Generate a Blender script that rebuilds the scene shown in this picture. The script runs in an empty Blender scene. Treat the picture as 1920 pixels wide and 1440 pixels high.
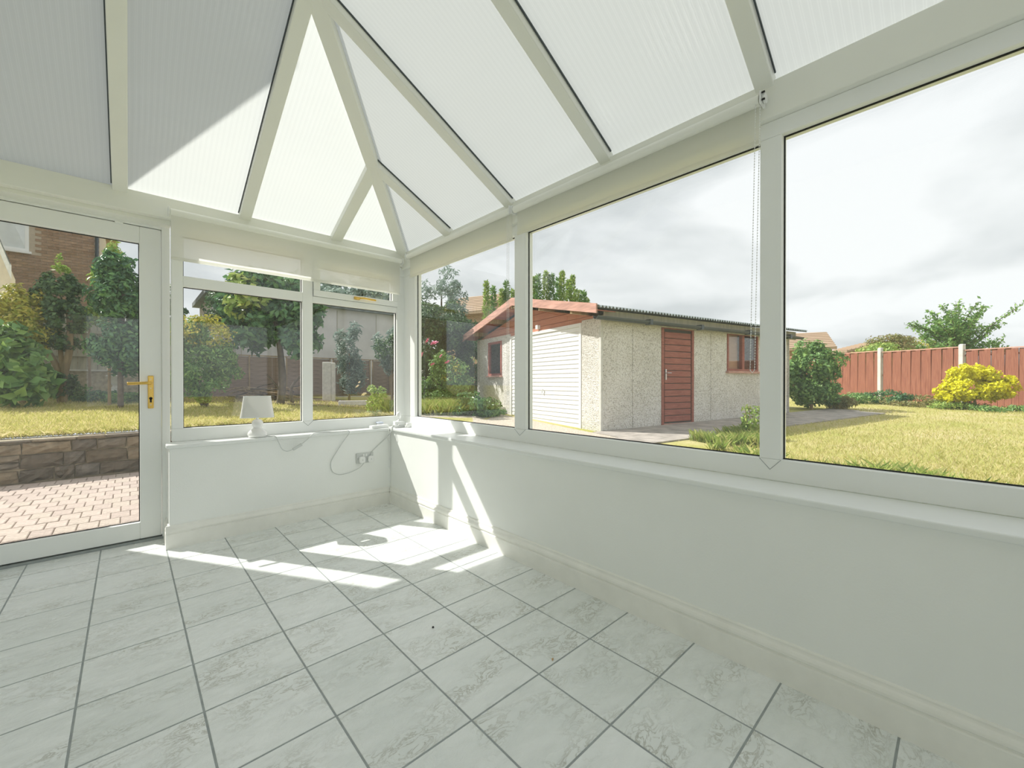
import bpy, math, random
import numpy as np
from mathutils import Vector, Matrix
random.seed(7); RNG = np.random.default_rng(11)
scn = bpy.context.scene
C = scn.collection

# ------------------------------------------------------------ camera, sky, sun, exposure
YAW = math.radians(42.775); EYE = 1.05
FPX = 778.25                               # focal length in pixels of the 1920 px wide frame
cam_d = bpy.data.cameras.new('camera'); cam = bpy.data.objects.new('camera', cam_d); C.objects.link(cam)
cam.location = (0, 0, EYE); cam.rotation_euler = (math.radians(90 - 0.203), 0, -YAW)
cam_d.sensor_width = 36; cam_d.lens = 36 * FPX / 1920; cam_d.clip_start = 0.02; cam_d.clip_end = 300
scn.camera = cam
vs = scn.view_settings
vs.view_transform = 'Standard'; vs.look = 'None'; vs.gamma = 1; vs.use_curve_mapping = False
vs.exposure = 1.2
cy = scn.cycles
cy.use_denoising = True; cy.max_bounces = 14; cy.diffuse_bounces = 7; cy.transparent_max_bounces = 24; cy.transmission_bounces = 8
cy.sample_clamp_indirect = 6

def nodes_of(owner):
    owner.use_nodes = True; nt = owner.node_tree; nt.nodes.clear()
    return nt, nt.nodes.new, nt.links.new
world = bpy.data.worlds.new('cloudy_sky'); scn.world = world
nt, N, L = nodes_of(world)
tc = N('ShaderNodeTexCoord'); sep = N('ShaderNodeSeparateXYZ'); L(tc.outputs['Generated'], sep.inputs[0])
zz = N('ShaderNodeMath'); zz.operation = 'ABSOLUTE'; L(sep.outputs['Z'], zz.inputs[0])
za = N('ShaderNodeMath'); za.operation = 'ADD'; za.inputs[1].default_value = 0.22; L(zz.outputs[0], za.inputs[0])
dv = N('ShaderNodeVectorMath'); dv.operation = 'DIVIDE'
cmb = N('ShaderNodeCombineXYZ'); [L(za.outputs[0], cmb.inputs[k]) for k in range(3)]
L(tc.outputs['Generated'], dv.inputs[0]); L(cmb.outputs[0], dv.inputs[1])
nz = N('ShaderNodeTexNoise'); nz.inputs['Scale'].default_value = 1.15; nz.inputs['Detail'].default_value = 6; nz.inputs['Roughness'].default_value = 0.5; nz.inputs['Distortion'].default_value = 0.3
L(dv.outputs[0], nz.inputs['Vector'])
cr = N('ShaderNodeValToRGB'); e = cr.color_ramp.elements
e[0].position = 0.38; e[0].color = (0.55, 0.58, 0.595, 1); e[1].position = 0.60; e[1].color = (0.80, 0.82, 0.83, 1)
L(nz.outputs['Fac'], cr.inputs['Fac'])
bg = N('ShaderNodeBackground'); bg.inputs['Strength'].default_value = 0.57; L(cr.outputs['Color'], bg.inputs['Color'])
out = N('ShaderNodeOutputWorld'); L(bg.outputs[0], out.inputs[0])

SUN = Vector((0.614, -1.0, -1.16)).normalized()     # direction the sunlight travels
sd = bpy.data.lights.new('sun', 'SUN'); sd.energy = 2.6; sd.angle = 0.0095; sd.color = (1.0, 0.965, 0.90)
sun = bpy.data.objects.new('sun', sd); C.objects.link(sun)
sun.rotation_euler = SUN.to_track_quat('-Z', 'Y').to_euler(); sun.location = (-6, 12, 14)

# ------------------------------------------------------------ helpers
CS, SN = math.cos(YAW), math.sin(YAW)
def cw(lat, d): return (CS * lat + SN * d, -SN * lat + CS * d)           # metres to the right and ahead of the room's viewpoint
def at(px, d): return cw((px - 960) / FPX * d, d)
def zat(py, d): return EYE + (717.3 - py) / FPX * d

def tag(o, label=None, cat=None, group=None, kind=None):
    if label: o['label'] = label
    if cat: o['category'] = cat
    if group: o['group'] = group
    if kind: o['kind'] = kind
    return o
def thing(name, label, cat, loc=(0, 0, 0), rz=0, group=None, kind=None):
    o = bpy.data.objects.new(name, None); C.objects.link(o); o.location = loc; o.rotation_euler = (0, 0, rz)
    o.empty_display_size = 0.05
    return tag(o, label, cat, group, kind)
def link(name, me, m, parent=None, loc=None):
    o = bpy.data.objects.new(name, me); C.objects.link(o)
    if m is not None and not me.materials: me.materials.append(m)
    if parent: o.parent = parent
    if loc is not None: o.location = loc
    return o

class MB:
    def __init__(s): s.v = []; s.f = []
    def add(s, v, f):
        n = len(s.v); s.v += [tuple(p) for p in v]; s.f += [tuple(i + n for i in q) for q in f]; return s
    def box(s, x0, x1, y0, y1, z0, z1):
        v = [(x, y, z) for z in (z0, z1) for y in (y0, y1) for x in (x0, x1)]
        return s.add(v, [(0, 2, 3, 1), (4, 5, 7, 6), (0, 1, 5, 4), (2, 6, 7, 3), (0, 4, 6, 2), (1, 3, 7, 5)])
    def prism(s, poly, vec):
        n = len(poly); a = [Vector(p) for p in poly]; b = [p + Vector(vec) for p in a]
        f = [tuple(range(n - 1, -1, -1)), tuple(range(n, 2 * n))] + [(i, (i + 1) % n, n + (i + 1) % n, n + i) for i in range(n)]
        return s.add(a + b, f)
    def bar(s, p0, p1, w, h, up=(0, 0, 1), drop=0.0):
        p0, p1 = Vector(p0), Vector(p1); d = (p1 - p0).normalized(); sd_ = d.cross(Vector(up)).normalized(); u = sd_.cross(d).normalized()
        q = [p0 + sd_ * a * w / 2 + u * (b * h / 2 - drop) for a, b in ((-1, -1), (1, -1), (1, 1), (-1, 1))]
        return s.prism(q, p1 - p0)
    def tube(s, pts, r, n=8, cap=True):
        pts = [Vector(p) for p in pts]; rr = r if isinstance(r, (list, tuple)) else [r] * len(pts)
        v = []; prev = None
        for i, p in enumerate(pts):
            t = (pts[min(i + 1, len(pts) - 1)] - pts[max(i - 1, 0)]).normalized()
            a = prev if prev is not None else (Vector((0, 0, 1)) if abs(t.z) < 0.9 else Vector((1, 0, 0)))
            b = t.cross(a).normalized(); a = b.cross(t).normalized(); prev = a
            v += [p + (a * math.cos(2 * math.pi * k / n) + b * math.sin(2 * math.pi * k / n)) * rr[i] for k in range(n)]
        f = [(i * n + k, i * n + (k + 1) % n, (i + 1) * n + (k + 1) % n, (i + 1) * n + k) for i in range(len(pts) - 1) for k in range(n)]
        if cap: f += [tuple(range(n - 1, -1, -1)), tuple(range((len(pts) - 1) * n, len(pts) * n))]
        return s.add(v, f)
    def lathe(s, prof, c=(0, 0, 0), n=24, sq=None):
        v = []
        for r, z in prof:
            for k in range(n):
                a = 2 * math.pi * k / n; ca, sa = math.cos(a), math.sin(a)
                if sq:
                    ex = sq[2]; ca = math.copysign(abs(ca) ** ex, ca) * sq[0]; sa = math.copysign(abs(sa) ** ex, sa) * sq[1]
                v.append((c[0] + r * ca, c[1] + r * sa, c[2] + z))
        m = len(prof)
        return s.add(v, [(i * n + k, i * n + (k + 1) % n, (i + 1) * n + (k + 1) % n, (i + 1) * n + k) for i in range(m - 1) for k in range(n)])
    def ring(s, axis, p0, p1, a0, a1, z0, z1, w):
        """rectangular ring in a wall plane: axis 'x' (plane normal x, a = y) or 'y' (plane normal y, a = x)"""
        def bx(aa, ab, za_, zb_):
            if axis == 'x': s.box(p0, p1, aa, ab, za_, zb_)
            else: s.box(aa, ab, p0, p1, za_, zb_)
        bx(a0, a1, z0, z0 + w); bx(a0, a1, z1 - w, z1); bx(a0, a0 + w, z0 + w, z1 - w); bx(a1 - w, a1, z0 + w, z1 - w)
        return s
    def build(s, name, m, parent=None, off=(0, 0, 0), bevel=0, smooth=False, seg=2):
        me = bpy.data.meshes.new(name); o_ = Vector(off)
        me.from_pydata([tuple(Vector(p) - o_) for p in s.v], [], s.f); me.update()
        import bmesh
        bm = bmesh.new(); bm.from_mesh(me); bmesh.ops.recalc_face_normals(bm, faces=bm.faces); bm.to_mesh(me); bm.free()
        ob = link(name, me, m, parent)
        if smooth:
            for p in me.polygons: p.use_smooth = True
        if bevel:
            b = ob.modifiers.new('bevel', 'BEVEL'); b.width = bevel; b.segments = seg; b.limit_method = 'ANGLE'; b.angle_limit = 0.6
        return ob
def smooth_path(pts, n=8):
    P = [Vector(p) for p in pts]; out_ = []
    for i in range(len(P) - 1):
        a, b, c_, d = P[max(i - 1, 0)], P[i], P[i + 1], P[min(i + 2, len(P) - 1)]
        for k in range(n):
            t = k / n
            out_.append(0.5 * ((2 * b) + (c_ - a) * t + (2 * a - 5 * b + 4 * c_ - d) * t * t + (3 * b - a - 3 * c_ + d) * t ** 3))
    return out_ + [P[-1]]

# ------------------------------------------------------------ materials
def newmat(name):
    m = bpy.data.materials.new(name); nt, N, L = nodes_of(m); o = N('ShaderNodeOutputMaterial'); return m, N, L, o
def noise(N, L, scale, detail=4, rough=0.55, vec=None, dist=0.0):
    n = N('ShaderNodeTexNoise'); n.inputs['Scale'].default_value = scale; n.inputs['Detail'].default_value = detail
    n.inputs['Roughness'].default_value = rough; n.inputs['Distortion'].default_value = dist
    if vec is not None: L(vec, n.inputs['Vector'])
    return n
def ramp(N, L, fac, stops):
    r = N('ShaderNodeValToRGB'); el = r.color_ramp.elements
    while len(el) < len(stops): el.new(0.5)
    for q, (p, c_) in zip(el, stops): q.position = p; q.color = (*c_, 1) if len(c_) == 3 else c_
    L(fac, r.inputs['Fac']); return r
def coords(N, L, scale=(1, 1, 1), kind='Object'):
    t = N('ShaderNodeTexCoord'); m = N('ShaderNodeMapping'); m.inputs['Scale'].default_value = scale
    L(t.outputs[kind], m.inputs['Vector']); return m.outputs[0]
def bump(N, L, h, strength, dist=0.01):
    b = N('ShaderNodeBump'); b.inputs['Strength'].default_value = strength; b.inputs['Distance'].default_value = dist; L(h, b.inputs['Height']); return b
def pbr(N, rough=0.5, metal=0.0, spec=0.5):
    p = N('ShaderNodeBsdfPrincipled'); p.inputs['Roughness'].default_value = rough; p.inputs['Metallic'].default_value = metal
    p.inputs['Specular IOR Level'].default_value = spec; return p
def plain(name, col, rough=0.5, metal=0.0, var=0.06, vscale=6.0, bstr=0.0, bscale=80.0, spec=0.5, stretch=(1, 1, 1)):
    m, N, L, o = newmat(name); p = pbr(N, rough, metal, spec); v = coords(N, L, stretch)
    n = noise(N, L, vscale, 4, vec=v)
    r = ramp(N, L, n.outputs['Fac'], [(0.3, tuple(c_ * (1 - var) for c_ in col)), (0.7, tuple(min(1, c_ * (1 + var)) for c_ in col))])
    L(r.outputs['Color'], p.inputs['Base Color'])
    if bstr:
        b = bump(N, L, noise(N, L, bscale, 3, vec=v).outputs['Fac'], bstr, 0.004); L(b.outputs[0], p.inputs['Normal'])
    L(p.outputs[0], o.inputs[0]); return m
def schlick(N, L, f0=0.04, boost=1.0, normal=None):
    g = N('ShaderNodeNewGeometry'); d = N('ShaderNodeVectorMath'); d.operation = 'DOT_PRODUCT'
    L(normal if normal is not None else g.outputs['Normal'], d.inputs[0]); L(g.outputs['Incoming'], d.inputs[1])
    def mth(op, a, b=None):
        k = N('ShaderNodeMath'); k.operation = op
        for i, q in enumerate((a, b)):
            if q is None: continue
            if isinstance(q, (int, float)): k.inputs[i].default_value = q
            else: L(q, k.inputs[i])
        return k.outputs[0]
    c_ = mth('ABSOLUTE', d.outputs['Value']); p5 = mth('POWER', mth('SUBTRACT', 1.0, c_), 5.0)
    r = N('ShaderNodeMath'); r.operation = 'MULTIPLY'; r.use_clamp = True; r.inputs[1].default_value = boost
    L(mth('ADD', mth('MULTIPLY', p5, 1 - f0), f0), r.inputs[0]); return r.outputs[0]
def mixsh(N, L, fac, a, b):
    x = N('ShaderNodeMixShader')
    if isinstance(fac, float): x.inputs[0].default_value = fac
    else: L(fac, x.inputs[0])
    L(a, x.inputs[1]); L(b, x.inputs[2]); return x.outputs[0]

M = {}
M['upvc'] = plain('white_upvc', (0.90, 0.915, 0.90), 0.28, var=0.015, vscale=3)
M['bar'] = plain('cream_upvc_bar', (0.86, 0.868, 0.81), 0.35, var=0.02, vscale=3)
M['wall'] = plain('white_wall_paint', (0.905, 0.92, 0.90), 0.62, var=0.02, vscale=2.2, bstr=0.12, bscale=140)
M['skirt'] = plain('cream_gloss_paint', (0.885, 0.88, 0.835), 0.4, var=0.04, vscale=9)
M['sill'] = plain('white_sill_laminate', (0.86, 0.88, 0.87), 0.24, var=0.01)
M['plastic'] = plain('white_plastic', (0.84, 0.85, 0.84), 0.35, var=0.01)
M['cable'] = plain('pale_grey_cable', (0.62, 0.64, 0.63), 0.5, var=0.02)
M['grey_plastic'] = plain('grey_plastic', (0.62, 0.64, 0.63), 0.4, var=0.03)
M['ceramic'] = plain('white_glazed_ceramic', (0.86, 0.86, 0.85), 0.12, var=0.01)
M['brass'] = plain('polished_brass', (0.78, 0.52, 0.14), 0.22, 1.0, var=0.05, vscale=20)
M['chrome'] = plain('dull_chrome', (0.6, 0.6, 0.6), 0.25, 1.0, var=0.03)
M['gasket'] = plain('black_gasket_rubber', (0.015, 0.017, 0.016), 0.6, var=0.1)
M['grout'] = plain('grey_grout', (0.33, 0.36, 0.36), 0.9, var=0.12, vscale=25, bstr=0.3)
M['dark'] = plain('dark_interior', (0.05, 0.045, 0.04), 0.8)
M['soil'] = plain('bare_soil', (0.16, 0.11, 0.075), 0.95, var=0.4, vscale=14, bstr=0.8, bscale=30)
M['bark'] = plain('tan_bark', (0.33, 0.24, 0.14), 0.9, var=0.35, vscale=12, bstr=0.8, bscale=40, stretch=(1, 1, 0.2))
M['darkbark'] = plain('dark_bark', (0.12, 0.095, 0.07), 0.9, var=0.3, vscale=12, bstr=0.8, bscale=40)
M['stem'] = plain('green_stem', (0.22, 0.26, 0.08), 0.7)
M['concrete'] = plain('pale_concrete', (0.62, 0.61, 0.57), 0.85, var=0.14, vscale=9, bstr=0.4, bscale=60)
M['path'] = plain('weathered_concrete_path', (0.40, 0.36, 0.32), 0.9, var=0.3, vscale=5, bstr=0.5, bscale=70)
M['gravel'] = plain('gravel_drive', (0.52, 0.46, 0.38), 0.95, var=0.42, vscale=38, bstr=1.0, bscale=60)
M['render'] = plain('grey_render', (0.60, 0.58, 0.57), 0.9, var=0.12, vscale=1.5, bstr=0.3, bscale=60)
M['cream_render'] = plain('cream_render', (0.76, 0.66, 0.50), 0.9, var=0.08)
M['whitewood'] = plain('flaking_white_paint', (0.78, 0.77, 0.72), 0.6, var=0.12, vscale=14)
M['gutter'] = plain('dark_gutter', (0.05, 0.065, 0.07), 0.4)
M['sheet'] = plain('grey_fibre_cement', (0.17, 0.20, 0.20), 0.85, var=0.3, vscale=5)
M['greyboard'] = plain('grey_weathered_boards', (0.42, 0.40, 0.32), 0.9, var=0.2, vscale=5, stretch=(3, 3, 0.4))
M['brownslat'] = plain('brown_fence_slats', (0.30, 0.22, 0.17), 0.9, var=0.3, vscale=6, stretch=(0.5, 1, 6))
M['rooftile'] = plain('brown_roof_tiles', (0.40, 0.29, 0.20), 0.85, var=0.2, vscale=3, stretch=(0.3, 0.3, 9))
M['garagewhite'] = plain('white_steel_door', (0.82, 0.82, 0.81), 0.35, var=0.02)
M['pinkwood'] = plain('faded_red_barge_board', (0.56, 0.31, 0.25), 0.75, var=0.3, vscale=7, stretch=(1, 0.4, 3))
M['petal_pink'] = plain('pink_petals', (0.80, 0.22, 0.36), 0.6, var=0.15, vscale=30)
M['petal_white'] = plain('cream_petals', (0.85, 0.74, 0.62), 0.6, var=0.1, vscale=30)
M['petal_red'] = plain('orange_red_petals', (0.75, 0.16, 0.06), 0.6, var=0.1, vscale=30)

def m_wood(name, c1, c2, stretch):
    m, N, L, o = newmat(name); p = pbr(N, 0.7); v = coords(N, L, stretch)
    inf = N('ShaderNodeObjectInfo'); ad = N('ShaderNodeVectorMath'); ad.operation = 'ADD'; L(v, ad.inputs[0])
    sc = N('ShaderNodeVectorMath'); sc.operation = 'SCALE'; sc.inputs['Scale'].default_value = 40; cb = N('ShaderNodeCombineXYZ')
    [L(inf.outputs['Random'], cb.inputs[k]) for k in range(3)]; L(cb.outputs[0], sc.inputs[0]); L(sc.outputs[0], ad.inputs[1])
    n = noise(N, L, 3.0, 5, 0.65, ad.outputs[0], 0.6)
    r = ramp(N, L, n.outputs['Fac'], [(0.25, c1), (0.55, tuple((a + b) / 2 for a, b in zip(c1, c2))), (0.8, c2)])
    L(r.outputs['Color'], p.inputs['Base Color']); b = bump(N, L, n.outputs['Fac'], 0.3, 0.004); L(b.outputs[0], p.inputs['Normal'])
    L(p.outputs[0], o.inputs[0]); return m
M['redwood_h'] = m_wood('red_stained_boards', (0.20, 0.045, 0.030), (0.50, 0.18, 0.13), (1.6, 1.6, 16))
M['redwood_v'] = m_wood('red_brown_fence_boards', (0.17, 0.042, 0.025), (0.43, 0.18, 0.11), (14, 14, 0.8))
M['cladding'] = m_wood('orange_red_cladding', (0.48, 0.18, 0.11), (0.62, 0.30, 0.20), (1, 1, 10))

def m_tile():
    m, N, L, o = newmat('slate_effect_floor_tile'); p = pbr(N, 0.26, spec=0.5)
    t = N('ShaderNodeTexCoord'); inf = N('ShaderNodeObjectInfo'); cb = N('ShaderNodeCombineXYZ'); L(inf.outputs['Random'], cb.inputs[0]); L(inf.outputs['Random'], cb.inputs[1])
    sc = N('ShaderNodeVectorMath'); sc.operation = 'SCALE'; sc.inputs['Scale'].default_value = 37; L(cb.outputs[0], sc.inputs[0])
    ad = N('ShaderNodeVectorMath'); ad.operation = 'ADD'; L(t.outputs['Object'], ad.inputs[0]); L(sc.outputs[0], ad.inputs[1])
    mp = N('ShaderNodeMapping'); mp.inputs['Scale'].default_value = (1.0, 1.9, 1); mp.inputs['Rotation'].default_value = (0, 0, 0.5); L(ad.outputs[0], mp.inputs[0])
    v = mp.outputs[0]
    ridg = noise(N, L, 15, 8, 0.66, v, 1.1)
    vein = ramp(N, L, ridg.outputs['Fac'], [(0.44, (0, 0, 0)), (0.49, (1, 1, 1)), (0.53, (0, 0, 0))])
    patch = ramp(N, L, noise(N, L, 3.6, 3, 0.5, v).outputs['Fac'], [(0.46, (0, 0, 0)), (0.64, (1, 1, 1))])
    mul = N('ShaderNodeMath'); mul.operation = 'MULTIPLY'; L(vein.outputs['Color'], mul.inputs[0]); L(patch.outputs['Color'], mul.inputs[1])
    m2 = N('ShaderNodeMath'); m2.operation = 'MULTIPLY'; m2.inputs[1].default_value = 0.95; L(mul.outputs[0], m2.inputs[0])
    basen = ramp(N, L, noise(N, L, 5, 5, 0.6, v).outputs['Fac'], [(0.3, (0.78, 0.81, 0.80)), (0.7, (0.87, 0.89, 0.885))])
    mx = N('ShaderNodeMixRGB'); L(m2.outputs[0], mx.inputs[0]); L(basen.outputs['Color'], mx.inputs[1]); mx.inputs[2].default_value = (0.46, 0.46, 0.41, 1)
    tn = N('ShaderNodeMixRGB'); tn.blend_type = 'MULTIPLY'; tn.inputs[0].default_value = 1; L(mx.outputs[0], tn.inputs[1])
    tr = ramp(N, L, inf.outputs['Random'], [(0, (0.94, 0.95, 0.94)), (1, (1.03, 1.03, 1.03))]); L(tr.outputs['Color'], tn.inputs[2])
    L(tn.outputs[0], p.inputs['Base Color'])
    b = bump(N, L, ridg.outputs['Fac'], 0.6, 0.007); L(b.outputs[0], p.inputs['Normal'])
    rr = ramp(N, L, patch.outputs['Color'], [(0, (0.24,) * 3), (1, (0.36,) * 3)]); L(rr.outputs['Color'], p.inputs['Roughness'])
    L(p.outputs[0], o.inputs[0]); return m
M['tile'] = m_tile()

def m_glass(name='window_glass', tint=(0.982, 0.988, 0.985), boost=1.25):
    m, N, L, o = newmat(name)
    t = N('ShaderNodeBsdfTransparent'); t.inputs['Color'].default_value = (*tint, 1)
    g = N('ShaderNodeBsdfGlossy'); g.inputs['Roughness'].default_value = 0.0; g.inputs['Color'].default_value = (1, 1, 1, 1)
    k = schlick(N, L, 0.04, boost)
    L(mixsh(N, L, k, t.outputs[0], g.outputs[0]), o.inputs[0]); return m
M['glass'] = m_glass()

def m_poly(name, axis):
    m, N, L, o = newmat(name); t = N('ShaderNodeTexCoord'); sp = N('ShaderNodeSeparateXYZ'); L(t.outputs['Object'], sp.inputs[0])
    k = N('ShaderNodeMath'); k.operation = 'MULTIPLY'; k.inputs[1].default_value = 2 * math.pi / 0.025; L(sp.outputs[axis], k.inputs[0])
    s = N('ShaderNodeMath'); s.operation = 'SINE'; L(k.outputs[0], s.inputs[0])
    col = ramp(N, L, s.outputs[0], [(0.0, (0.52, 0.532, 0.525)), (0.5, (0.555, 0.567, 0.558)), (0.92, (0.555, 0.567, 0.558)), (1.0, (0.505, 0.517, 0.51))])
    b = bump(N, L, s.outputs[0], 0.22, 0.004)
    tr = N('ShaderNodeBsdfTranslucent'); L(col.outputs['Color'], tr.inputs['Color'])
    df = N('ShaderNodeBsdfDiffuse'); df.inputs['Color'].default_value = (0.88, 0.90, 0.89, 1)
    gl = N('ShaderNodeBsdfGlossy'); gl.inputs['Roughness'].default_value = 0.12; L(b.outputs[0], gl.inputs['Normal'])
    body = mixsh(N, L, 0.30, tr.outputs[0], df.outputs[0])
    L(mixsh(N, L, schlick(N, L, 0.04, 1.0, b.outputs[0]), body, gl.outputs[0]), o.inputs[0]); return m
M['poly_x'] = m_poly('polycarbonate_sheet', 'X'); M['poly_y'] = m_poly('polycarbonate_sheet_side', 'Y')

M['clear_skin'] = m_glass('clear_polycarbonate_skin', (0.93, 0.95, 0.94), 1.0)
def m_fabric(name, dcol, tcol, k, thru=0.0):
    m, N, L, o = newmat(name); v = coords(N, L, (1, 1, 1)); n = noise(N, L, 260, 2, vec=v)
    d = N('ShaderNodeBsdfDiffuse'); d.inputs['Color'].default_value = (*dcol, 1); t = N('ShaderNodeBsdfTranslucent'); t.inputs['Color'].default_value = (*tcol, 1)
    b = bump(N, L, n.outputs['Fac'], 0.25, 0.002); L(b.outputs[0], d.inputs['Normal'])
    r = mixsh(N, L, k, d.outputs[0], t.outputs[0])
    if thru:
        tp = N('ShaderNodeBsdfTransparent'); r = mixsh(N, L, thru, r, tp.outputs[0])
    L(r, o.inputs[0]); return m
M['blind'] = m_fabric('cream_blind_fabric', (0.86, 0.86, 0.81), (0.90, 0.90, 0.86), 0.78, 0.14)
M['shade'] = m_fabric('white_lampshade_fabric', (0.86, 0.86, 0.84), (0.8, 0.79, 0.76), 0.3)

def m_leaf(name, cols, trans=0.3, rough=0.45):
    m, N, L, o = newmat(name); g = N('ShaderNodeNewGeometry')
    st = [(i / max(1, len(cols) - 1), c_) for i, c_ in enumerate(cols)]
    r = ramp(N, L, g.outputs['Random Per Island'], st)
    p = pbr(N, rough, spec=0.4); L(r.outputs['Color'], p.inputs['Base Color'])
    t = N('ShaderNodeBsdfTranslucent'); L(r.outputs['Color'], t.inputs['Color'])
    L(mixsh(N, L, trans, p.outputs[0], t.outputs[0]), o.inputs[0]); return m
M['leaf_laurel'] = m_leaf('laurel_leaves', [(0.053, 0.135, 0.075), (0.105, 0.240, 0.105), (0.180, 0.360, 0.120)], 0.3, 0.25)
M['leaf_dark'] = m_leaf('dark_leaves', [(0.045, 0.098, 0.053), (0.090, 0.180, 0.075), (0.150, 0.255, 0.090)])
M['leaf_mid'] = m_leaf('mid_green_leaves', [(0.108, 0.230, 0.068), (0.189, 0.351, 0.108), (0.324, 0.486, 0.135)])
M['leaf_light'] = m_leaf('light_green_leaves', [(0.207, 0.345, 0.069), (0.345, 0.483, 0.115), (0.517, 0.575, 0.161)])
M['leaf_gold'] = m_leaf('golden_leaves', [(0.30, 0.36, 0.05), (0.52, 0.50, 0.08), (0.66, 0.56, 0.12)])
M['leaf_yellow'] = m_leaf('bright_yellow_leaves', [(0.62, 0.62, 0.01), (0.85, 0.78, 0.015), (0.78, 0.78, 0.05)])
M['leaf_brown'] = m_leaf('tan_dry_leaves', [(0.30, 0.22, 0.10), (0.34, 0.32, 0.12), (0.22, 0.26, 0.09)])
M['leaf_blue'] = m_leaf('blue_green_leaves', [(0.192, 0.288, 0.240), (0.312, 0.408, 0.360), (0.432, 0.528, 0.456)])
M['blade'] = m_leaf('grass_blades', [(0.44, 0.46, 0.12), (0.62, 0.57, 0.22), (0.76, 0.66, 0.38)], 0.5, 0.6)
M['blade_green'] = m_leaf('long_grass_blades', [(0.20, 0.32, 0.06), (0.36, 0.44, 0.10), (0.54, 0.52, 0.20)], 0.35, 0.6)

def m_lawn():
    m, N, L, o = newmat('sunburnt_lawn'); p = pbr(N, 0.95, spec=0.1); v = coords(N, L)
    n1 = noise(N, L, 0.9, 4, 0.6, v); n2 = noise(N, L, 38, 3, 0.6, v)
    r = ramp(N, L, n1.outputs['Fac'], [(0.3, (0.46, 0.46, 0.13)), (0.5, (0.58, 0.53, 0.22)), (0.68, (0.70, 0.60, 0.36))])
    r2 = ramp(N, L, n2.outputs['Fac'], [(0.3, (0.72, 0.74, 0.62)), (0.7, (1.0, 1.0, 1.0))])
    mx = N('ShaderNodeMixRGB'); mx.blend_type = 'MULTIPLY'; mx.inputs[0].default_value = 1; L(r.outputs['Color'], mx.inputs[1]); L(r2.outputs['Color'], mx.inputs[2])
    L(mx.outputs[0], p.inputs['Base Color']); b = bump(N, L, n2.outputs['Fac'], 0.8, 0.03); L(b.outputs[0], p.inputs['Normal'])
    L(p.outputs[0], o.inputs[0]); return m
M['lawn'] = m_lawn()
def m_pebble():
    m, N, L, o = newmat('pebble_dash'); p = pbr(N, 0.85); v = coords(N, L)
    vo = N('ShaderNodeTexVoronoi'); vo.inputs['Scale'].default_value = 58; L(v, vo.inputs['Vector'])
    r = ramp(N, L, vo.outputs['Color'], [(0.0, (0.34, 0.32, 0.29)), (0.25, (0.62, 0.59, 0.54)), (0.6, (0.80, 0.775, 0.74)), (1, (0.88, 0.865, 0.84))])
    st = ramp(N, L, noise(N, L, 1.3, 4, 0.6, v).outputs['Fac'], [(0.3, (0.84, 0.83, 0.80)), (0.6, (1, 1, 1))])
    mx = N('ShaderNodeMixRGB'); mx.blend_type = 'MULTIPLY'; mx.inputs[0].default_value = 1; L(r.outputs['Color'], mx.inputs[1]); L(st.outputs['Color'], mx.inputs[2])
    L(mx.outputs[0], p.inputs['Base Color']); b = bump(N, L, vo.outputs['Distance'], 0.9, 0.012); b.invert = True; L(b.outputs[0], p.inputs['Normal'])
    L(p.outputs[0], o.inputs[0]); return m
M['pebble'] = m_pebble()
def m_rnd(name, cols, rough=0.85, nscale=20, bstr=0.5):
    """masonry colour that varies from piece to piece"""
    m, N, L, o = newmat(name); p = pbr(N, rough, spec=0.3); inf = N('ShaderNodeObjectInfo')
    r = ramp(N, L, inf.outputs['Random'], [(i / (len(cols) - 1), c_) for i, c_ in enumerate(cols)])
    v = coords(N, L); n = noise(N, L, nscale, 5, 0.65, v)
    r2 = ramp(N, L, n.outputs['Fac'], [(0.25, (0.6, 0.6, 0.6)), (0.7, (1.1, 1.1, 1.1))])
    mx = N('ShaderNodeMixRGB'); mx.blend_type = 'MULTIPLY'; mx.inputs[0].default_value = 1; L(r.outputs['Color'], mx.inputs[1]); L(r2.outputs['Color'], mx.inputs[2])
    L(mx.outputs[0], p.inputs['Base Color']); b = bump(N, L, n.outputs['Fac'], bstr, 0.012); L(b.outputs[0], p.inputs['Normal'])
    L(p.outputs[0], o.inputs[0]); return m
M['paver'] = m_rnd('pink_grey_block_paver', [(0.50, 0.41, 0.36), (0.58, 0.48, 0.42), (0.54, 0.46, 0.39)], 0.9, 30)
M['stone'] = m_rnd('brown_grey_wall_stone', [(0.11, 0.095, 0.08), (0.22, 0.18, 0.135), (0.17, 0.155, 0.14), (0.32, 0.255, 0.175), (0.14, 0.115, 0.09)], 0.9, 14, 0.9)
M['brick'] = m_rnd('brown_house_brick', [(0.34, 0.22, 0.14), (0.44, 0.29, 0.185), (0.38, 0.255, 0.18), (0.50, 0.335, 0.215)], 0.9, 12)
M['mortar'] = plain('buff_mortar', (0.52, 0.44, 0.34), 0.95, var=0.1, vscale=20, bstr=0.3)
M['drymortar'] = plain('dirty_mortar', (0.40, 0.35, 0.26), 0.95, var=0.3, vscale=12, bstr=0.6, bscale=30)
M['sandjoint'] = plain('sandy_joint', (0.33, 0.27, 0.21), 0.95, var=0.2, vscale=30)
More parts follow.
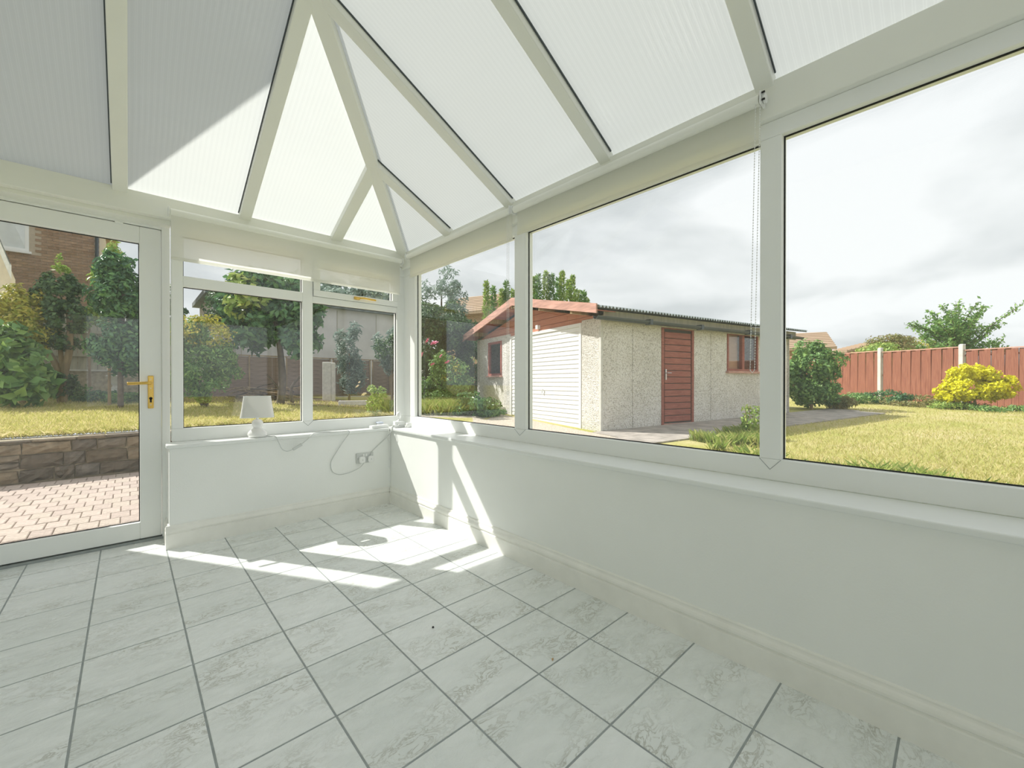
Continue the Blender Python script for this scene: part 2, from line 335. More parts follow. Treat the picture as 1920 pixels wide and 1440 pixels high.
def m_brickfar():
    m, N, L, o = newmat('brickwork'); p = pbr(N, 0.9); v = coords(N, L)
    mp = N('ShaderNodeMapping'); mp.inputs['Rotation'].default_value = (math.radians(90), 0, 0); L(v, mp.inputs[0])
    b = N('ShaderNodeTexBrick'); b.inputs['Scale'].default_value = 1; b.inputs['Brick Width'].default_value = 0.225; b.inputs['Row Height'].default_value = 0.075; b.inputs['Mortar Size'].default_value = 0.006
    b.inputs['Color1'].default_value = (0.26, 0.15, 0.09, 1); b.inputs['Color2'].default_value = (0.34, 0.21, 0.13, 1); b.inputs['Mortar'].default_value = (0.5, 0.42, 0.33, 1)
    L(mp.outputs[0], b.inputs['Vector']); L(b.outputs['Color'], p.inputs['Base Color']); L(p.outputs[0], o.inputs[0]); return m
M['brickfar'] = m_brickfar()

# ------------------------------------------------------------ the room: key sizes
XS, YS = 1.69, 3.395          # faces of the dwarf walls
XF, YF = 1.90, 3.54           # inner faces of the window frames
XL, YR = -0.73, -1.20         # house wall on the left, wall behind
YD = 3.66                     # face of the door leaf
ZS, ZG0, ZG1, ZH = 0.656, 0.742, 2.035, 2.10    # sill top, glass bottom and top, frame head
ZE = 2.255; TB, TR = 0.45, 0.53               # eaves height, slopes of the two roof planes
def roofz(x, y): return min(ZE + (YF - y) * TB, ZE + (XF - x) * TR)
T = 0.303; TX, TY = 0.782, 1.333; G = 0.0062

def struct(o, label, cat='wall'):
    tag(o, label, cat, kind='structure'); return o

# floor with separate tiles
fl = struct(MB().box(XL, XS, YR, YS, -0.05, -0.0012).box(XL, 0.215, YS, 3.80, -0.05, -0.0012).build('floor', M['grout']), 'pale slate-effect tiled floor with grey grout lines', 'floor')
tile_cache = {}
def tile_mesh(w, h):
    k = (round(w, 3), round(h, 3))
    if k not in tile_cache:
        b = 0.0012; x, y = w / 2, h / 2
        v = [(-x, -y, -0.004), (x, -y, -0.004), (x, y, -0.004), (-x, y, -0.004), (-x, -y, -b * 0.7), (x, -y, -b * 0.7), (x, y, -b * 0.7), (-x, y, -b * 0.7),
             (-x + b, -y + b, 0), (x - b, -y + b, 0), (x - b, y - b, 0), (-x + b, y - b, 0)]
        f = [(0, 1, 5, 4), (1, 2, 6, 5), (2, 3, 7, 6), (3, 0, 4, 7), (4, 5, 9, 8), (5, 6, 10, 9), (6, 7, 11, 10), (7, 4, 8, 11), (8, 9, 10, 11)]
        me = bpy.data.meshes.new('tile'); me.from_pydata(v, [], f); me.update(); tile_cache[k] = me
    return tile_cache[k]
for i in range(-6, 5):
    for j in range(-9, 9):
        x0, x1 = TX + i * T + G / 2, TX + (i + 1) * T - G / 2; y0, y1 = TY + j * T + G / 2, TY + (j + 1) * T - G / 2
        x0 = max(x0, XL + 0.002)
        y0 = max(y0, YR + 0.002); cut = YS - 0.002 if (x0 + x1) / 2 > 0.19 else YD - 0.002
        x1 = min(x1, XS - 0.003); y1 = min(y1, cut)
        if x1 - x0 < 0.02 or y1 - y0 < 0.02: continue
        link('tile', tile_mesh(x1 - x0, y1 - y0), M['tile'], fl, ((x0 + x1) / 2, (y0 + y1) / 2, 0))

struct(MB().box(0.19, XS, YS, YF + 0.12, 0, ZS - 0.024).build('wall_back', M['wall'], bevel=0.004), 'low white painted wall under the two-part window')
struct(MB().box(XS, XF + 0.10, YR, YF + 0.12, 0, ZS - 0.024).build('wall_right', M['wall'], bevel=0.003), 'long low white painted wall under the wide side windows')
struct(MB().box(XL - 0.06, XL, YR, YF + 0.1, 0, 3.0).build('wall_left', M['wall']), 'white plastered house wall beside the glazed door')
struct(MB().box(XL, XF + 0.1, YR - 0.2, YR, 0, ZS - 0.024).box(XL, XF + 0.1, YR - 0.2, YR, ZH, 3.0).build('wall_rear', M['wall']), 'low white wall and header around the added rear window')
# house outside, beyond the left wall (casts the shade over the roof; pale render chosen to bounce light there)
struct(MB().box(-5.5, XL - 0.06, -8, YF + 0.1, -0.2, 5.4).box(-5.5, XL, YF + 0.1, 4.72, -0.2, 5.4).build('wall_house_outside', M['render']), 'tall rendered house wall outside beside the glazed door')

# skirting boards
prof = [(0, 0), (0.018, 0), (0.018, 0.090), (0.0125, 0.094), (0.0125, 0.099), (0.018, 0.104), (0.0175, 0.113), (0.014, 0.121), (0.009, 0.127), (0.0075, 0.133), (0.0075, 0.139), (0.0055, 0.143), (0, 0.144)]
b = MB().prism([(XS - a, YR, z) for a, z in prof], (0, YS - YR - 0.0, 0)).build('baseboard_right', M['skirt'])
struct(b, 'moulded cream skirting board along the long low wall', 'skirting board')
b = MB().prism([(0.172, YS - a, z) for a, z in prof], (XS - 0.172 - 0.018, 0, 0)).prism([(0.19 - a, YS, z) for a, z in prof], (0, 0.222, 0)).build('baseboard_back', M['skirt'])
struct(b, 'moulded cream skirting board under the lamp window', 'skirting board')

# window sills
b = MB().box(0.175, 1.671, 3.371, YF + 0.01, ZS - 0.024, ZS).build('trim_1', M['sill'], bevel=0.007, seg=3); struct(b, 'white sill board carrying the table lamp', 'window sill')
b = MB().box(1.673, XF + 0.01, YR, YF + 0.01, ZS - 0.024, ZS).build('trim_2', M['sill'], bevel=0.007, seg=3); struct(b, 'long white sill board under the wide side windows', 'window sill')
b = MB().box(1.684, XS, YR, YS - 0.004, ZS - 0.034, ZS - 0.024).build('trim_3', M['wall']); struct(b, 'thin bead under the long sill board', 'trim')

# ---- windows
def pane(root, axis, p, a0, a1, z0, z1):
    """glazing bead, black gasket and glass of one light whose visible opening is a0..a1, z0..z1"""
    MB().ring(axis, p + 0.006, p + 0.030, a0 - 0.012, a1 + 0.012, z0 - 0.012, z1 + 0.012, 0.013).build('glazing_bead', M['upvc'], root, bevel=0.003)
    MB().ring(axis, p + 0.029, p + 0.034, a0 - 0.006, a1 + 0.006, z0 - 0.006, z1 + 0.006, 0.0115).build('gasket', M['gasket'], root)
    m = MB(); g0, g1 = p + 0.034, p + 0.056
    (m.box(g0, g1, a0 - 0.006, a1 + 0.006, z0 - 0.006, z1 + 0.006) if axis == 'x' else m.box(a0 - 0.006, a1 + 0.006, g0, g1, z0 - 0.006, z1 + 0.006))
    m.build('pane', M['glass'], root)
def seam(root, pts):
    for a, b_ in pts: MB().bar(a, b_, 0.0016, 0.0016, (0.3, 0.5, 0.8)).build('mitre_seam', M['grout'], root)

w2 = thing('window_2', 'long side window of three tall fixed panes facing the garage', 'window', (0, 0, 0), kind='structure')
fx0, fx1 = XF, XF + 0.07
MB().box(fx0, fx1, YR, YF, ZS, ZG0).build('bottom_rail', M['upvc'], w2, bevel=0.004)
MB().box(fx0, fx1, YR, YF, ZG1, ZH).build('head_rail', M['upvc'], w2, bevel=0.004)
mull = [(3.345, YF), (1.926, 2.030), (0.483, 0.560), (-1.20, -1.12)]
for a, b_ in mull: MB().box(fx0, fx1, a, b_, ZG0, ZG1).build('mullion', M['upvc'], w2, bevel=0.004)
for a, b_ in ((2.030, 3.345), (0.560, 1.926), (-1.12, 0.483)): pane(w2, 'x', XF, a, b_, ZG0, ZG1)
for a, b_ in mull[1:3]:
    mid = (a + b_) / 2; seam(w2, [((XF - 0.0005, a, ZG0), (XF - 0.0005, mid, ZG0 - 0.042)), ((XF - 0.0005, b_, ZG0), (XF - 0.0005, mid, ZG0 - 0.042))])

w1 = thing('window_1', 'two-part window with top lights behind the table lamp', 'window', (0, 0, 0), kind='structure')
fy0, fy1 = YF, YF + 0.07; XA, XB1, XB2, XC = 0.272, 1.017, 1.093, 1.829
ZT0, ZT1 = 1.695, 1.765
MB().box(0.212, XF, fy0, fy1, ZS, ZG0).build('bottom_rail', M['upvc'], w1, bevel=0.004)
MB().box(0.212, XF, fy0, fy1, ZG1, ZH + 0.02).build('head_rail', M['upvc'], w1, bevel=0.004)
MB().box(0.212, XA, fy0, fy1, ZG0, ZG1).build('jamb', M['upvc'], w1, bevel=0.004)
MB().box(XC, XF, fy0, fy1, ZG0, ZG1).build('jamb', M['upvc'], w1, bevel=0.004)
MB().box(XB1, XB2, fy0, fy1, ZG0, ZG1).build('mullion', M['upvc'], w1, bevel=0.004)
MB().box(XA, XB1, fy0, fy1, ZT0, ZT1).build('transom', M['upvc'], w1, bevel=0.004)
MB().box(XB2, XC, fy0, fy1, ZT0, ZT1 - 0.02).build('transom', M['upvc'], w1, bevel=0.004)
pane(w1, 'y', YF, XA, XB1, ZG0, ZT0); pane(w1, 'y', YF, XB2, XC, ZG0, ZT0); pane(w1, 'y', YF, XA, XB1, ZT1, ZG1)
sash = MB().ring('y', YF - 0.018, YF + 0.05, XB2 + 0.004, XC - 0.004, ZT1 - 0.018, ZG1 - 0.004, 0.048).build('opening_sash', M['upvc'], w1, bevel=0.004)
m = MB().ring('y', YF + 0.012, YF + 0.018, XB2 + 0.046, XC - 0.046, ZT1 + 0.024, ZG1 - 0.046, 0.010); m.build('gasket', M['gasket'], sash)
MB().box(XB2 + 0.048, XC - 0.048, YF + 0.018, YF + 0.04, ZT1 + 0.026, ZG1 - 0.048).build('pane', M['glass'], sash)
h = MB().tube(smooth_path([(1.425, 3.515, 1.768), (1.455, 3.505, 1.772), (1.475, 3.497, 1.775), (1.50, 3.490, 1.775), (1.55, 3.488, 1.772), (1.60, 3.490, 1.771)]), [0.010] * 12 + [0.009] * 14 + [0.008] * 15, 10)
h.box(1.418, 1.466, 3.505, 3.524, 1.760, 1.784).build('sash_handle', M['brass'], sash, bevel=0.003)
seam(w1, [((XB1, YF - .0005, ZG0), (1.055, YF - .0005, ZG0 - 0.036)), ((XB2, YF - .0005, ZG0), (1.055, YF - .0005, ZG0 - 0.036))])
MB().box(XF - 0.004, XF + 0.10, YF - 0.004, YF + 0.10, ZS, ZH + 0.02).build('corner_post', M['upvc'], w1, bevel=0.004)

w3 = thing('window_rear_added', 'added unseen wide window of two fixed panes at the rear room end', 'window', (0, 0, 0), kind='structure')  # unseen glazing behind the viewpoint, added to bring more skylight into the room
MB().ring('y', YR - 0.09, YR - 0.02, XL, XF, ZS - 0.024, ZH, 0.07).box(0.55, 0.62, YR - 0.09, YR - 0.02, ZS + 0.04, ZH - 0.07).build('frame', M['upvc'], w3, bevel=0.004)
for a, b_ in ((XL + 0.07, 0.55), (0.62, XF - 0.07)): MB().box(a, b_, YR - 0.066, YR - 0.044, ZS + 0.046, ZH - 0.07).build('pane', M['glass'], w3)

# ---- door
d1 = thing('door_1', 'white glazed door with brass lever handle onto the paved patio', 'door', (0, 0, 0), kind='structure')
df = MB(); df.box(0.168, 0.2115, YD - 0.005, YD + 0.07, 0, 2.115).box(-0.73, -0.70, YD - 0.005, YD + 0.07, 0, 2.115).box(-0.70, 0.168, YD - 0.005, YD + 0.07, 2.078, 2.115)
df.build('door_frame', M['upvc'], d1, bevel=0.003)
MB().box(-0.73, 0.2115, YD - 0.012, YD + 0.10, -0.004, 0.014).build('threshold', M['grout'], d1, bevel=0.003)
leaf = MB().box(0.057, 0.165, YD, YD + 0.06, 0.022, 2.074).box(-0.697, -0.59, YD, YD + 0.06, 0.022, 2.074).box(-0.59, 0.057, YD, YD + 0.06, 0.022, 0.130).box(-0.59, 0.057, YD, YD + 0.06, 1.968, 2.074).build('door_leaf', M['upvc'], d1, bevel=0.004)
pane(leaf, 'y', YD, -0.59, 0.057, 0.130, 1.968)
hp = MB().box(0.096, 0.126, YD - 0.010, YD, 0.878, 1.096).build('handle_plate', M['brass'], d1, bevel=0.009, seg=4)
MB().tube(smooth_path([(0.111, YD - 0.008, 1.047), (0.111, YD - 0.040, 1.047), (0.104, YD - 0.052, 1.047), (0.085, YD - 0.054, 1.047), (0.03, YD - 0.052, 1.044), (-0.004, YD - 0.050, 1.043)], 6), 0.0095, 12).build('lever', M['brass'], hp, smooth=True)
MB().tube([(0.111, YD - 0.013, 0.945), (0.111, YD - 0.005, 0.945)], 0.009, 14).box(0.106, 0.116, YD - 0.013, YD - 0.006, 0.918, 0.945).build('keyhole', M['gasket'], hp)
for z in (0.902, 1.072, 1.012): MB().tube([(0.111, YD - 0.0125, z), (0.111, YD - 0.009, z)], 0.0035, 10).build('screw', M['chrome'], hp)
MB().box(-0.06, -0.02, YD - 0.008, YD + 0.01, 2.066, 2.080).build('closer_tab', M['upvc'], d1, bevel=0.002)

# ---- eaves beams
b = MB().box(XF - 0.03, XF + 0.10, YR, YF + 0.1, ZH, ZE - 0.012).build('trim_4', M['bar'], bevel=0.004); struct(b, 'cream eaves beam above the long side window', 'beam')
b = MB().box(XL, XF - 0.03, YF - 0.035, YF + 0.12, ZH + 0.02, ZE - 0.004).build('trim_5', M['bar'], bevel=0.004); struct(b, 'cream eaves beam above the glazed door and lamp window', 'beam')
b = MB().box(XL, 0.2115, YF + 0.02, YF + 0.16, 2.095, 2.121).build('trim_6', M['bar'], bevel=0.003); struct(b, 'narrow cream packer over the door frame', 'trim')

# ---- hipped polycarbonate roof
roof = thing('ceiling', 'hipped translucent ribbed polycarbonate roof with cream glazing bars', 'roof', (0, 0, 0), kind='structure')
XRG, YRG = 0.63, None
ZR = ZE + (XF - XRG) * TR; YRG = YF - (ZR - ZE) / TB
def hip_y(x): return YF - (XF - x) * TR / TB
def hip_x(y): return XF - (YF - y) * TB / TR
def panel(pts, mat_, nrm):
    nv = Vector(nrm).normalized(); MB().prism([Vector(p) + nv * 0.004 for p in pts], nv * 0.022).build('roof_panel', mat_, roof)
    me = C.objects[-1].data; me.materials.append(M['clear_skin']); me.polygons[1].material_index = 1
nb = (0, TB, 1); nr = (TR, 0, 1)
def pb(x, y): return (x, y, ZE + (YF - y) * TB)
def pr(x, y): return (x, y, ZE + (XF - x) * TR)
bx_ = [-0.73, -0.033, 0.63, 1.272]; ry_ = [-1.20, -0.22, 0.535, 1.29, YRG, 2.78]
OUT = 0.10
for a, b_ in ((bx_[0], bx_[1]), (bx_[1], bx_[2])): panel([pb(a, YF + OUT), pb(b_, YF + OUT), pb(b_, YRG), pb(a, YRG)], M['poly_x'], nb)
panel([pb(0.63, YF + OUT), pb(1.272, YF + OUT), pb(1.272, hip_y(1.272)), pb(0.63, YRG)], M['poly_x'], nb)
panel([pb(1.272, YF + OUT), pb(XF + OUT * 0.8, YF + OUT), pb(1.272, hip_y(1.272))], M['poly_x'], nb)
for a, b_ in zip(ry_[:4], ry_[1:5]): panel([pr(XF + OUT, a), pr(XF + OUT, b_), pr(XRG, b_), pr(XRG, a)], M['poly_y'], nr)
panel([pr(XF + OUT, YRG), pr(XF + OUT, 2.78), pr(hip_x(2.78), 2.78), pr(XRG, YRG)], M['poly_y'], nr)
panel([pr(XF + OUT, 2.78), pr(XF + OUT, YF + OUT * 0.9), pr(hip_x(2.78), 2.78)], M['poly_y'], nr)
panel([(XL, YR, ZR), (XRG, YR, ZR), (XRG, YRG, ZR), (XL, YRG, ZR)], M['poly_x'], (0, 0, 1))
def rafter(p0, p1, w, up, name='rafter', hh=0.05):
    MB().bar(p0, p1, w, hh, up, hh / 2 - 0.006).build(name, M['bar'], roof, bevel=0.004)
for x in (-0.70, -0.033): rafter(pb(x, YF - 0.005), pb(x, YRG), 0.070, nb)
rafter(pb(0.622, YF - 0.005), pb(0.622, YRG), 0.072, nb)
rafter(pb(1.268, YF - 0.005), pb(1.268, hip_y(1.268)), 0.085, nb, 'jack_rafter')
for y in (-1.16, -0.22, 0.535, 1.29): rafter(pr(XF - 0.005, y), pr(XRG, y), 0.066, nr)
rafter(pr(XF - 0.005, YRG + 0.005), pr(XRG, YRG + 0.005), 0.070, nr)
rafter(pr(XF - 0.005, 2.78), pr(hip_x(2.78), 2.78), 0.085, nr, 'jack_rafter')
rafter(pb(XF - 0.01, YF - 0.01), (XRG, YRG, ZR), 0.085, (TR, TB, 1.6), 'hip_rafter', 0.06)
rafter((XRG, YRG, ZR), (XRG, YR, ZR), 0.11, (0, 0, 1), 'ridge_bar', 0.06)
rafter((XRG, YRG, ZR), (XL, YRG, ZR), 0.11, (0, 0, 1), 'ridge_bar', 0.06)
# black glazing seals beside the bars
def seal(p0, p1, side, up):
    d = (Vector(p1) - Vector(p0)).normalized(); s_ = d.cross(Vector(up)).normalized() * side
    MB().bar(Vector(p0) + s_, Vector(p1) + s_, 0.005, 0.008, up, 0.005).build('glazing_seal', M['gutter'], roof)
for y in (0.535, 1.29, YRG + 0.005): seal(pr(XF - 0.03, y), pr(XRG + 0.10, y), -0.038, nr)
seal(pr(XF - 0.03, 2.78), pr(hip_x(2.78), 2.78), -0.047, nr)
seal(pb(-0.033, YF - 0.03), pb(-0.033, YRG + 0.10), 0.039, nb)
seal(pb(0.622, YF - 0.03), pb(0.622, YRG + 0.10), 0.040, nb)

# ------------------------------------------------------------ roller blinds
def blind(label, axis, c, a0, a1, zc, zb, chain=None):
    base = (c, a0, zb) if axis == 'x' else (a0, c, zb)
    r = thing('roller_blind', label, 'blind', base, group='cream roller blinds')
    def P(a, off, z): return (c + off, a, z) if axis == 'x' else (a, c + off, z)
    def box(m, a, b2, o0, o1, z0, z1): return m.box(c + o0, c + o1, a, b2, z0, z1) if axis == 'x' else m.box(a, b2, c + o0, c + o1, z0, z1)
    MB().tube([P(a0 + 0.012, 0, zc), P(a1 - 0.012, 0, zc)], 0.021, 20).build('roller_tube', M['blind'] if 0 else M['bar'], r, base, smooth=False)
    f = MB(); n = 24; y = 0.020
    v = []; nz_ = 5
    for j in range(nz_):
        for i in range(n + 1):
            a = a0 + 0.016 + (a1 - a0 - 0.032) * i / n; z = zc + (zb + 0.012 - zc) * j / (nz_ - 1); v.append(P(a, y + 0.0025 * math.sin(i * 0.9) * j / nz_, z))
    f.add(v, [(j * (n + 1) + i, j * (n + 1) + i + 1, (j + 1) * (n + 1) + i + 1, (j + 1) * (n + 1) + i) for j in range(nz_ - 1) for i in range(n)])
    fb = f.build('fabric', M['blind'], r, base, smooth=True)
    box(MB(), a0 + 0.016, a1 - 0.016, y - 0.006, y + 0.006, zb, zb + 0.020).build('bottom_bar', M['blind'], r, base, bevel=0.004)
    for a, b2 in ((a0, a0 + 0.008), (a1 - 0.008, a1)):
        m = box(MB(), a, b2, -0.024, 0.03, zc - 0.026, zc + 0.026); m.build('bracket', M['plastic'], r, base, bevel=0.004)
    if chain:
        ca, cz, co, tilt = chain; cm = MB(); steps = int((zc - cz) / 0.011)
        for k in range(steps):
            z = zc - 0.02 - k * 0.011
            for sgn in (-1, 1):
                pp = P(ca + sgn * 0.008 + tilt * k / steps, co, z)
                cm.lathe([(0.0005, -0.0026), (0.0022, -0.001), (0.0022, 0.001), (0.0005, 0.0026)], pp, 5)
        for sgn in (-1, 1): cm.tube([P(ca + sgn * 0.008, co, zc), P(ca + sgn * 0.008 + tilt, co, cz)], 0.0006, 4)
        cm.tube([P(ca - 0.008 + tilt, co, cz), P(ca + tilt, co, cz - 0.012), P(ca + 0.008 + tilt, co, cz)], 0.0012, 5)
        cm.build('bead_chain', M['plastic'], r, base)
    return r
blind('cream roller blind partly lowered over the lamp window', 'y', 3.455, 0.190, 1.838, 2.150, 1.848)
blind('short cream roller blind over the narrow side pane next to the corner', 'x', 1.835, 1.985, 3.365, 2.172, 1.985, (2.006, 0.98, -0.015, 0.0))
rb = blind('long cream roller blind over the middle side pane with hanging bead chain', 'x', 1.835, 0.530, 1.972, 2.165, 2.003, (0.545, 1.10, -0.012, 0.018))
MB().tube([(1.835, 0.529, 2.165), (1.835, 0.519, 2.165)], 0.020, 18).build('chain_wheel', M['plastic'], rb, rb.location, bevel=0.003)
for z in (2.150, 2.178): MB().tube([(1.812, 0.5285, z), (1.812, 0.5175, z)], 0.004, 8).build('screw', M['gasket'], rb, rb.location)

# ------------------------------------------------------------ table lamp and the things on the sills
lx, ly = 0.685, 3.445
lamp = thing('table_lamp', 'small white table lamp with rectangular shade on the sill', 'lamp', (lx, ly, ZS))
MB().lathe([(0.001, 0), (0.048, 0), (0.056, 0.006), (0.062, 0.022), (0.060, 0.036), (0.045, 0.052), (0.030, 0.062), (0.025, 0.069), (0.027, 0.076), (0.033, 0.086), (0.036, 0.098), (0.034, 0.112), (0.026, 0.124), (0.014, 0.130), (0.001, 0.130)], (0, 0, 0), 32).build('lamp_base', M['ceramic'], lamp, smooth=True)
MB().lathe([(0.009, 0.128), (0.009, 0.165), (0.014, 0.166), (0.014, 0.19)], (0, 0, 0), 14).build('bulb_holder', M['plastic'], lamp, smooth=True)
RZ = -0.28
sh = MB().lathe([(1, 0.143), (0.985, 0.148), (0.80, 0.290), (0.795, 0.296), (0.775, 0.296), (0.78, 0.290), (0.965, 0.149), (0.98, 0.143)], (0, 0, 0), 48, (0.105, 0.072, 0.42)).build('lamp_shade', M['shade'], lamp, smooth=True)
sh.rotation_euler = (0, 0, RZ)
for zz_, kk in ((0.1475, 0.99), (0.2925, 0.80)):
    t_ = MB().lathe([(kk * 1.0, zz_ - 0.004), (kk * 1.012, zz_), (kk * 1.0, zz_ + 0.004)], (0, 0, 0), 48, (0.105, 0.072, 0.42)).build('shade_trim', M['plastic'], sh, smooth=True)
cord = MB().tube(smooth_path([(lx + 0.05, ly, ZS + 0.006), (0.76, 3.40, ZS + 0.003), (0.785, 3.374, ZS + 0.002), (0.80, 3.362, 0.62), (0.825, 3.363, 0.565), (0.86, 3.364, 0.545), (0.90, 3.363, 0.556)]), 0.0028, 8)
cord.tube(smooth_path([(0.955, 3.363, 0.585), (1.00, 3.361, 0.622), (1.035, 3.362, 0.655), (1.055, 3.374, ZS + 0.004), (1.12, 3.38, ZS + 0.003), (1.28, 3.36, ZS + 0.003), (1.31, 3.371, ZS + 0.003), (1.315, 3.361, 0.64), (1.285, 3.380, 0.59), (1.225, 3.385, 0.50), (1.18, 3.388, 0.42), (1.19, 3.388, 0.345), (1.24, 3.388, 0.312), (1.32, 3.386, 0.314), (1.40, 3.372, 0.345), (1.438, 3.360, 0.384)]), 0.0028, 8)
cord.build('power_cord', M['cable'], lamp, (lx, ly, ZS), smooth=True)
MB().bar((0.895, 3.361, 0.552), (0.96, 3.361, 0.588), 0.020, 0.022, (0, -1, 0)).build('inline_switch', M['grey_plastic'], lamp, (lx, ly, ZS), bevel=0.006)

sx, sz = 1.455, 0.42
sock = thing('wall_socket', 'white double wall socket in the corner low wall', 'socket', (sx, YS, sz))
MB().box(-0.073, 0.073, -0.010, 0, -0.043, 0.043).build('face_plate', M['grey_plastic'], sock, bevel=0.004)
for x in (-0.012, 0.012): MB().box(x - 0.006, x + 0.006, -0.0135, -0.009, 0.012, 0.034).build('switch_rocker', M['plastic'], sock, bevel=0.001)
for x in (-0.062, 0.062): MB().tube([(x, -0.0115, 0.0), (x, -0.009, 0.0)], 0.003, 10).build('screw', M['chrome'], sock)
def plug(x, label, cat='plug'):
    p = thing('power_plug', label, cat, (x, YS - 0.010, sz - 0.012), group='plugs in the double socket')
    MB().prism([(0.026 * math.copysign(abs(math.cos(a)) ** 0.6, math.cos(a)), 0, 0.027 * math.copysign(abs(math.sin(a)) ** 0.6, math.sin(a))) for a in [k * math.pi / 12 for k in range(24)]], (0, -0.026, 0)).build('plug_body', M['plastic'], p, bevel=0.006, seg=3)
    MB().tube([(0, -0.027, 0.0), (0, -0.0255, 0.0)], 0.005, 10).build('plug_screw', M['grey_plastic'], p)
    return p
plug(sx - 0.030, 'white plug of the looped lamp cable in the double socket')
pl = plug(sx + 0.044, 'white plug of the cable running up to the corner sill')
c0 = Vector(pl.location)
MB().tube(smooth_path([(sx + 0.044, YS - 0.02, 0.435), (1.515, 3.384, 0.465), (1.575, 3.386, 0.515), (1.635, 3.382, 0.565), (1.668, 3.340, 0.625), (1.672, 3.325, 0.668), (1.69, 3.33, 0.668), (1.72, 3.34, 0.667)]), 0.0028, 8).build('plug_cable', M['cable'], pl, c0, smooth=True)

t_ = thing('socket_extension', 'flat white socket extension block lying on the lamp sill', 'extension lead', (1.60, 3.43, ZS))
MB().box(-0.085, 0.085, -0.024, 0.024, 0, 0.026).build('block', M['plastic'], t_, bevel=0.006); t_.rotation_euler = (0, 0, 0.22)
for x in (-0.05, 0.0, 0.05): MB().box(x - 0.014, x + 0.014, -0.014, 0.014, 0.0255, 0.0275).build('outlet', M['upvc'], t_, bevel=0.001)
t_ = thing('charger_plug', 'small white charger with pale blue face behind the extension block', 'charger', (1.64, 3.500, ZS))
MB().box(-0.026, 0.026, -0.018, 0.018, 0, 0.034).build('charger_body', M['plastic'], t_, bevel=0.005)
MB().box(-0.030, 0.022, -0.030, 0.022, 0.034, 0.046).build('charger_head', plain('pale_blue_plastic', (0.62, 0.68, 0.80), 0.4), t_, bevel=0.004)
t_ = thing('router_box', 'white box-shaped router in the corner of the sills', 'router', (1.755, 3.365, ZS), -0.15)
MB().box(-0.045, 0.045, -0.032, 0.032, 0, 0.052).build('casing', M['plastic'], t_, bevel=0.006)
MB().box(-0.036, 0.036, -0.034, -0.031, 0.016, 0.022).build('vent_slot', M['grey_plastic'], t_)
t_ = thing('webcam', 'small white camera with oval head standing on the corner router', 'camera', (1.765, 3.385, ZS + 0.052))
MB().lathe([(0.001, 0), (0.024, 0), (0.024, 0.005), (0.007, 0.009), (0.006, 0.022), (0.001, 0.024)], (0, 0, 0), 18).build('stand', M['plastic'], t_, smooth=True)
hd = MB().lathe([(0.001, -0.012), (0.016, -0.011), (0.020, -0.004), (0.020, 0.004), (0.016, 0.011), (0.001, 0.012)], (0, 0, 0), 20).build('head', M['plastic'], t_, smooth=True)
hd.rotation_euler = (math.radians(90), 0, 0.5); hd.location = (0, 0, 0.052); hd.scale = (1.1, 1.6, 1.2)
t_ = thing('cable_reel', 'round white puck beside the corner router on the long sill', 'reel', (1.812, 3.295, ZS))
MB().lathe([(0.001, 0), (0.022, 0), (0.026, 0.004), (0.026, 0.034), (0.022, 0.040), (0.012, 0.041), (0.001, 0.038)], (0, 0, 0), 22).build('shell', M['plastic'], t_, smooth=True)
cm = MB()
for k in range(5):
    ph = k * 1.3; cm.tube(smooth_path([(1.70 + 0.028 * math.cos(ph + a), 3.335 + 0.016 * math.sin(ph + a) - 0.004 * k, ZS + 0.006 + 0.0045 * k + 0.004 * math.sin(2 * a + ph)) for a in [q * math.pi / 5 for q in range(11)]], 4), 0.0022, 6)
cm.tube(smooth_path([(1.70, 3.32, ZS + 0.01), (1.672, 3.338, ZS + 0.006), (1.660, 3.336, 0.63), (1.666, 3.37, 0.56), (1.672, 3.386, 0.45), (1.676, 3.388, 0.30)]), 0.0022, 6)
cm.tube(smooth_path([(1.69, 3.32, ZS + 0.008), (1.655, 3.335, ZS + 0.002), (1.645, 3.338, 0.63), (1.65, 3.375, 0.585), (1.664, 3.384, 0.54)]), 0.0022, 6)
tag(cm.build('cable_coil', M['plastic'], smooth=True), 'tangled coil of thin white cable spilling over the corner sill', 'cable')
tag(MB().lathe([(0.001, 0), (0.004, 0.0005), (0.005, 0.003), (0.003, 0.006), (0.001, 0.0065)], (0.956, 1.531, 0), 8).build('floor_crumb', M['gasket']), 'tiny black crumb lying on a floor tile', 'crumb')
lf = MB().add([(1.170, 1.040, 0.001), (1.179, 1.043, 0.004), (1.188, 1.052, 0.001), (1.177, 1.052, 0.003), (1.179, 1.047, 0.0005)], [(0, 1, 4), (1, 2, 4), (2, 3, 4), (3, 0, 4), (0, 3, 2, 1)])
tag(lf.build('dry_leaf_scrap', plain('dry_leaf', (0.5, 0.33, 0.16), 0.8)), 'tiny brown scrap of dry leaf on the floor tiles', 'leaf')

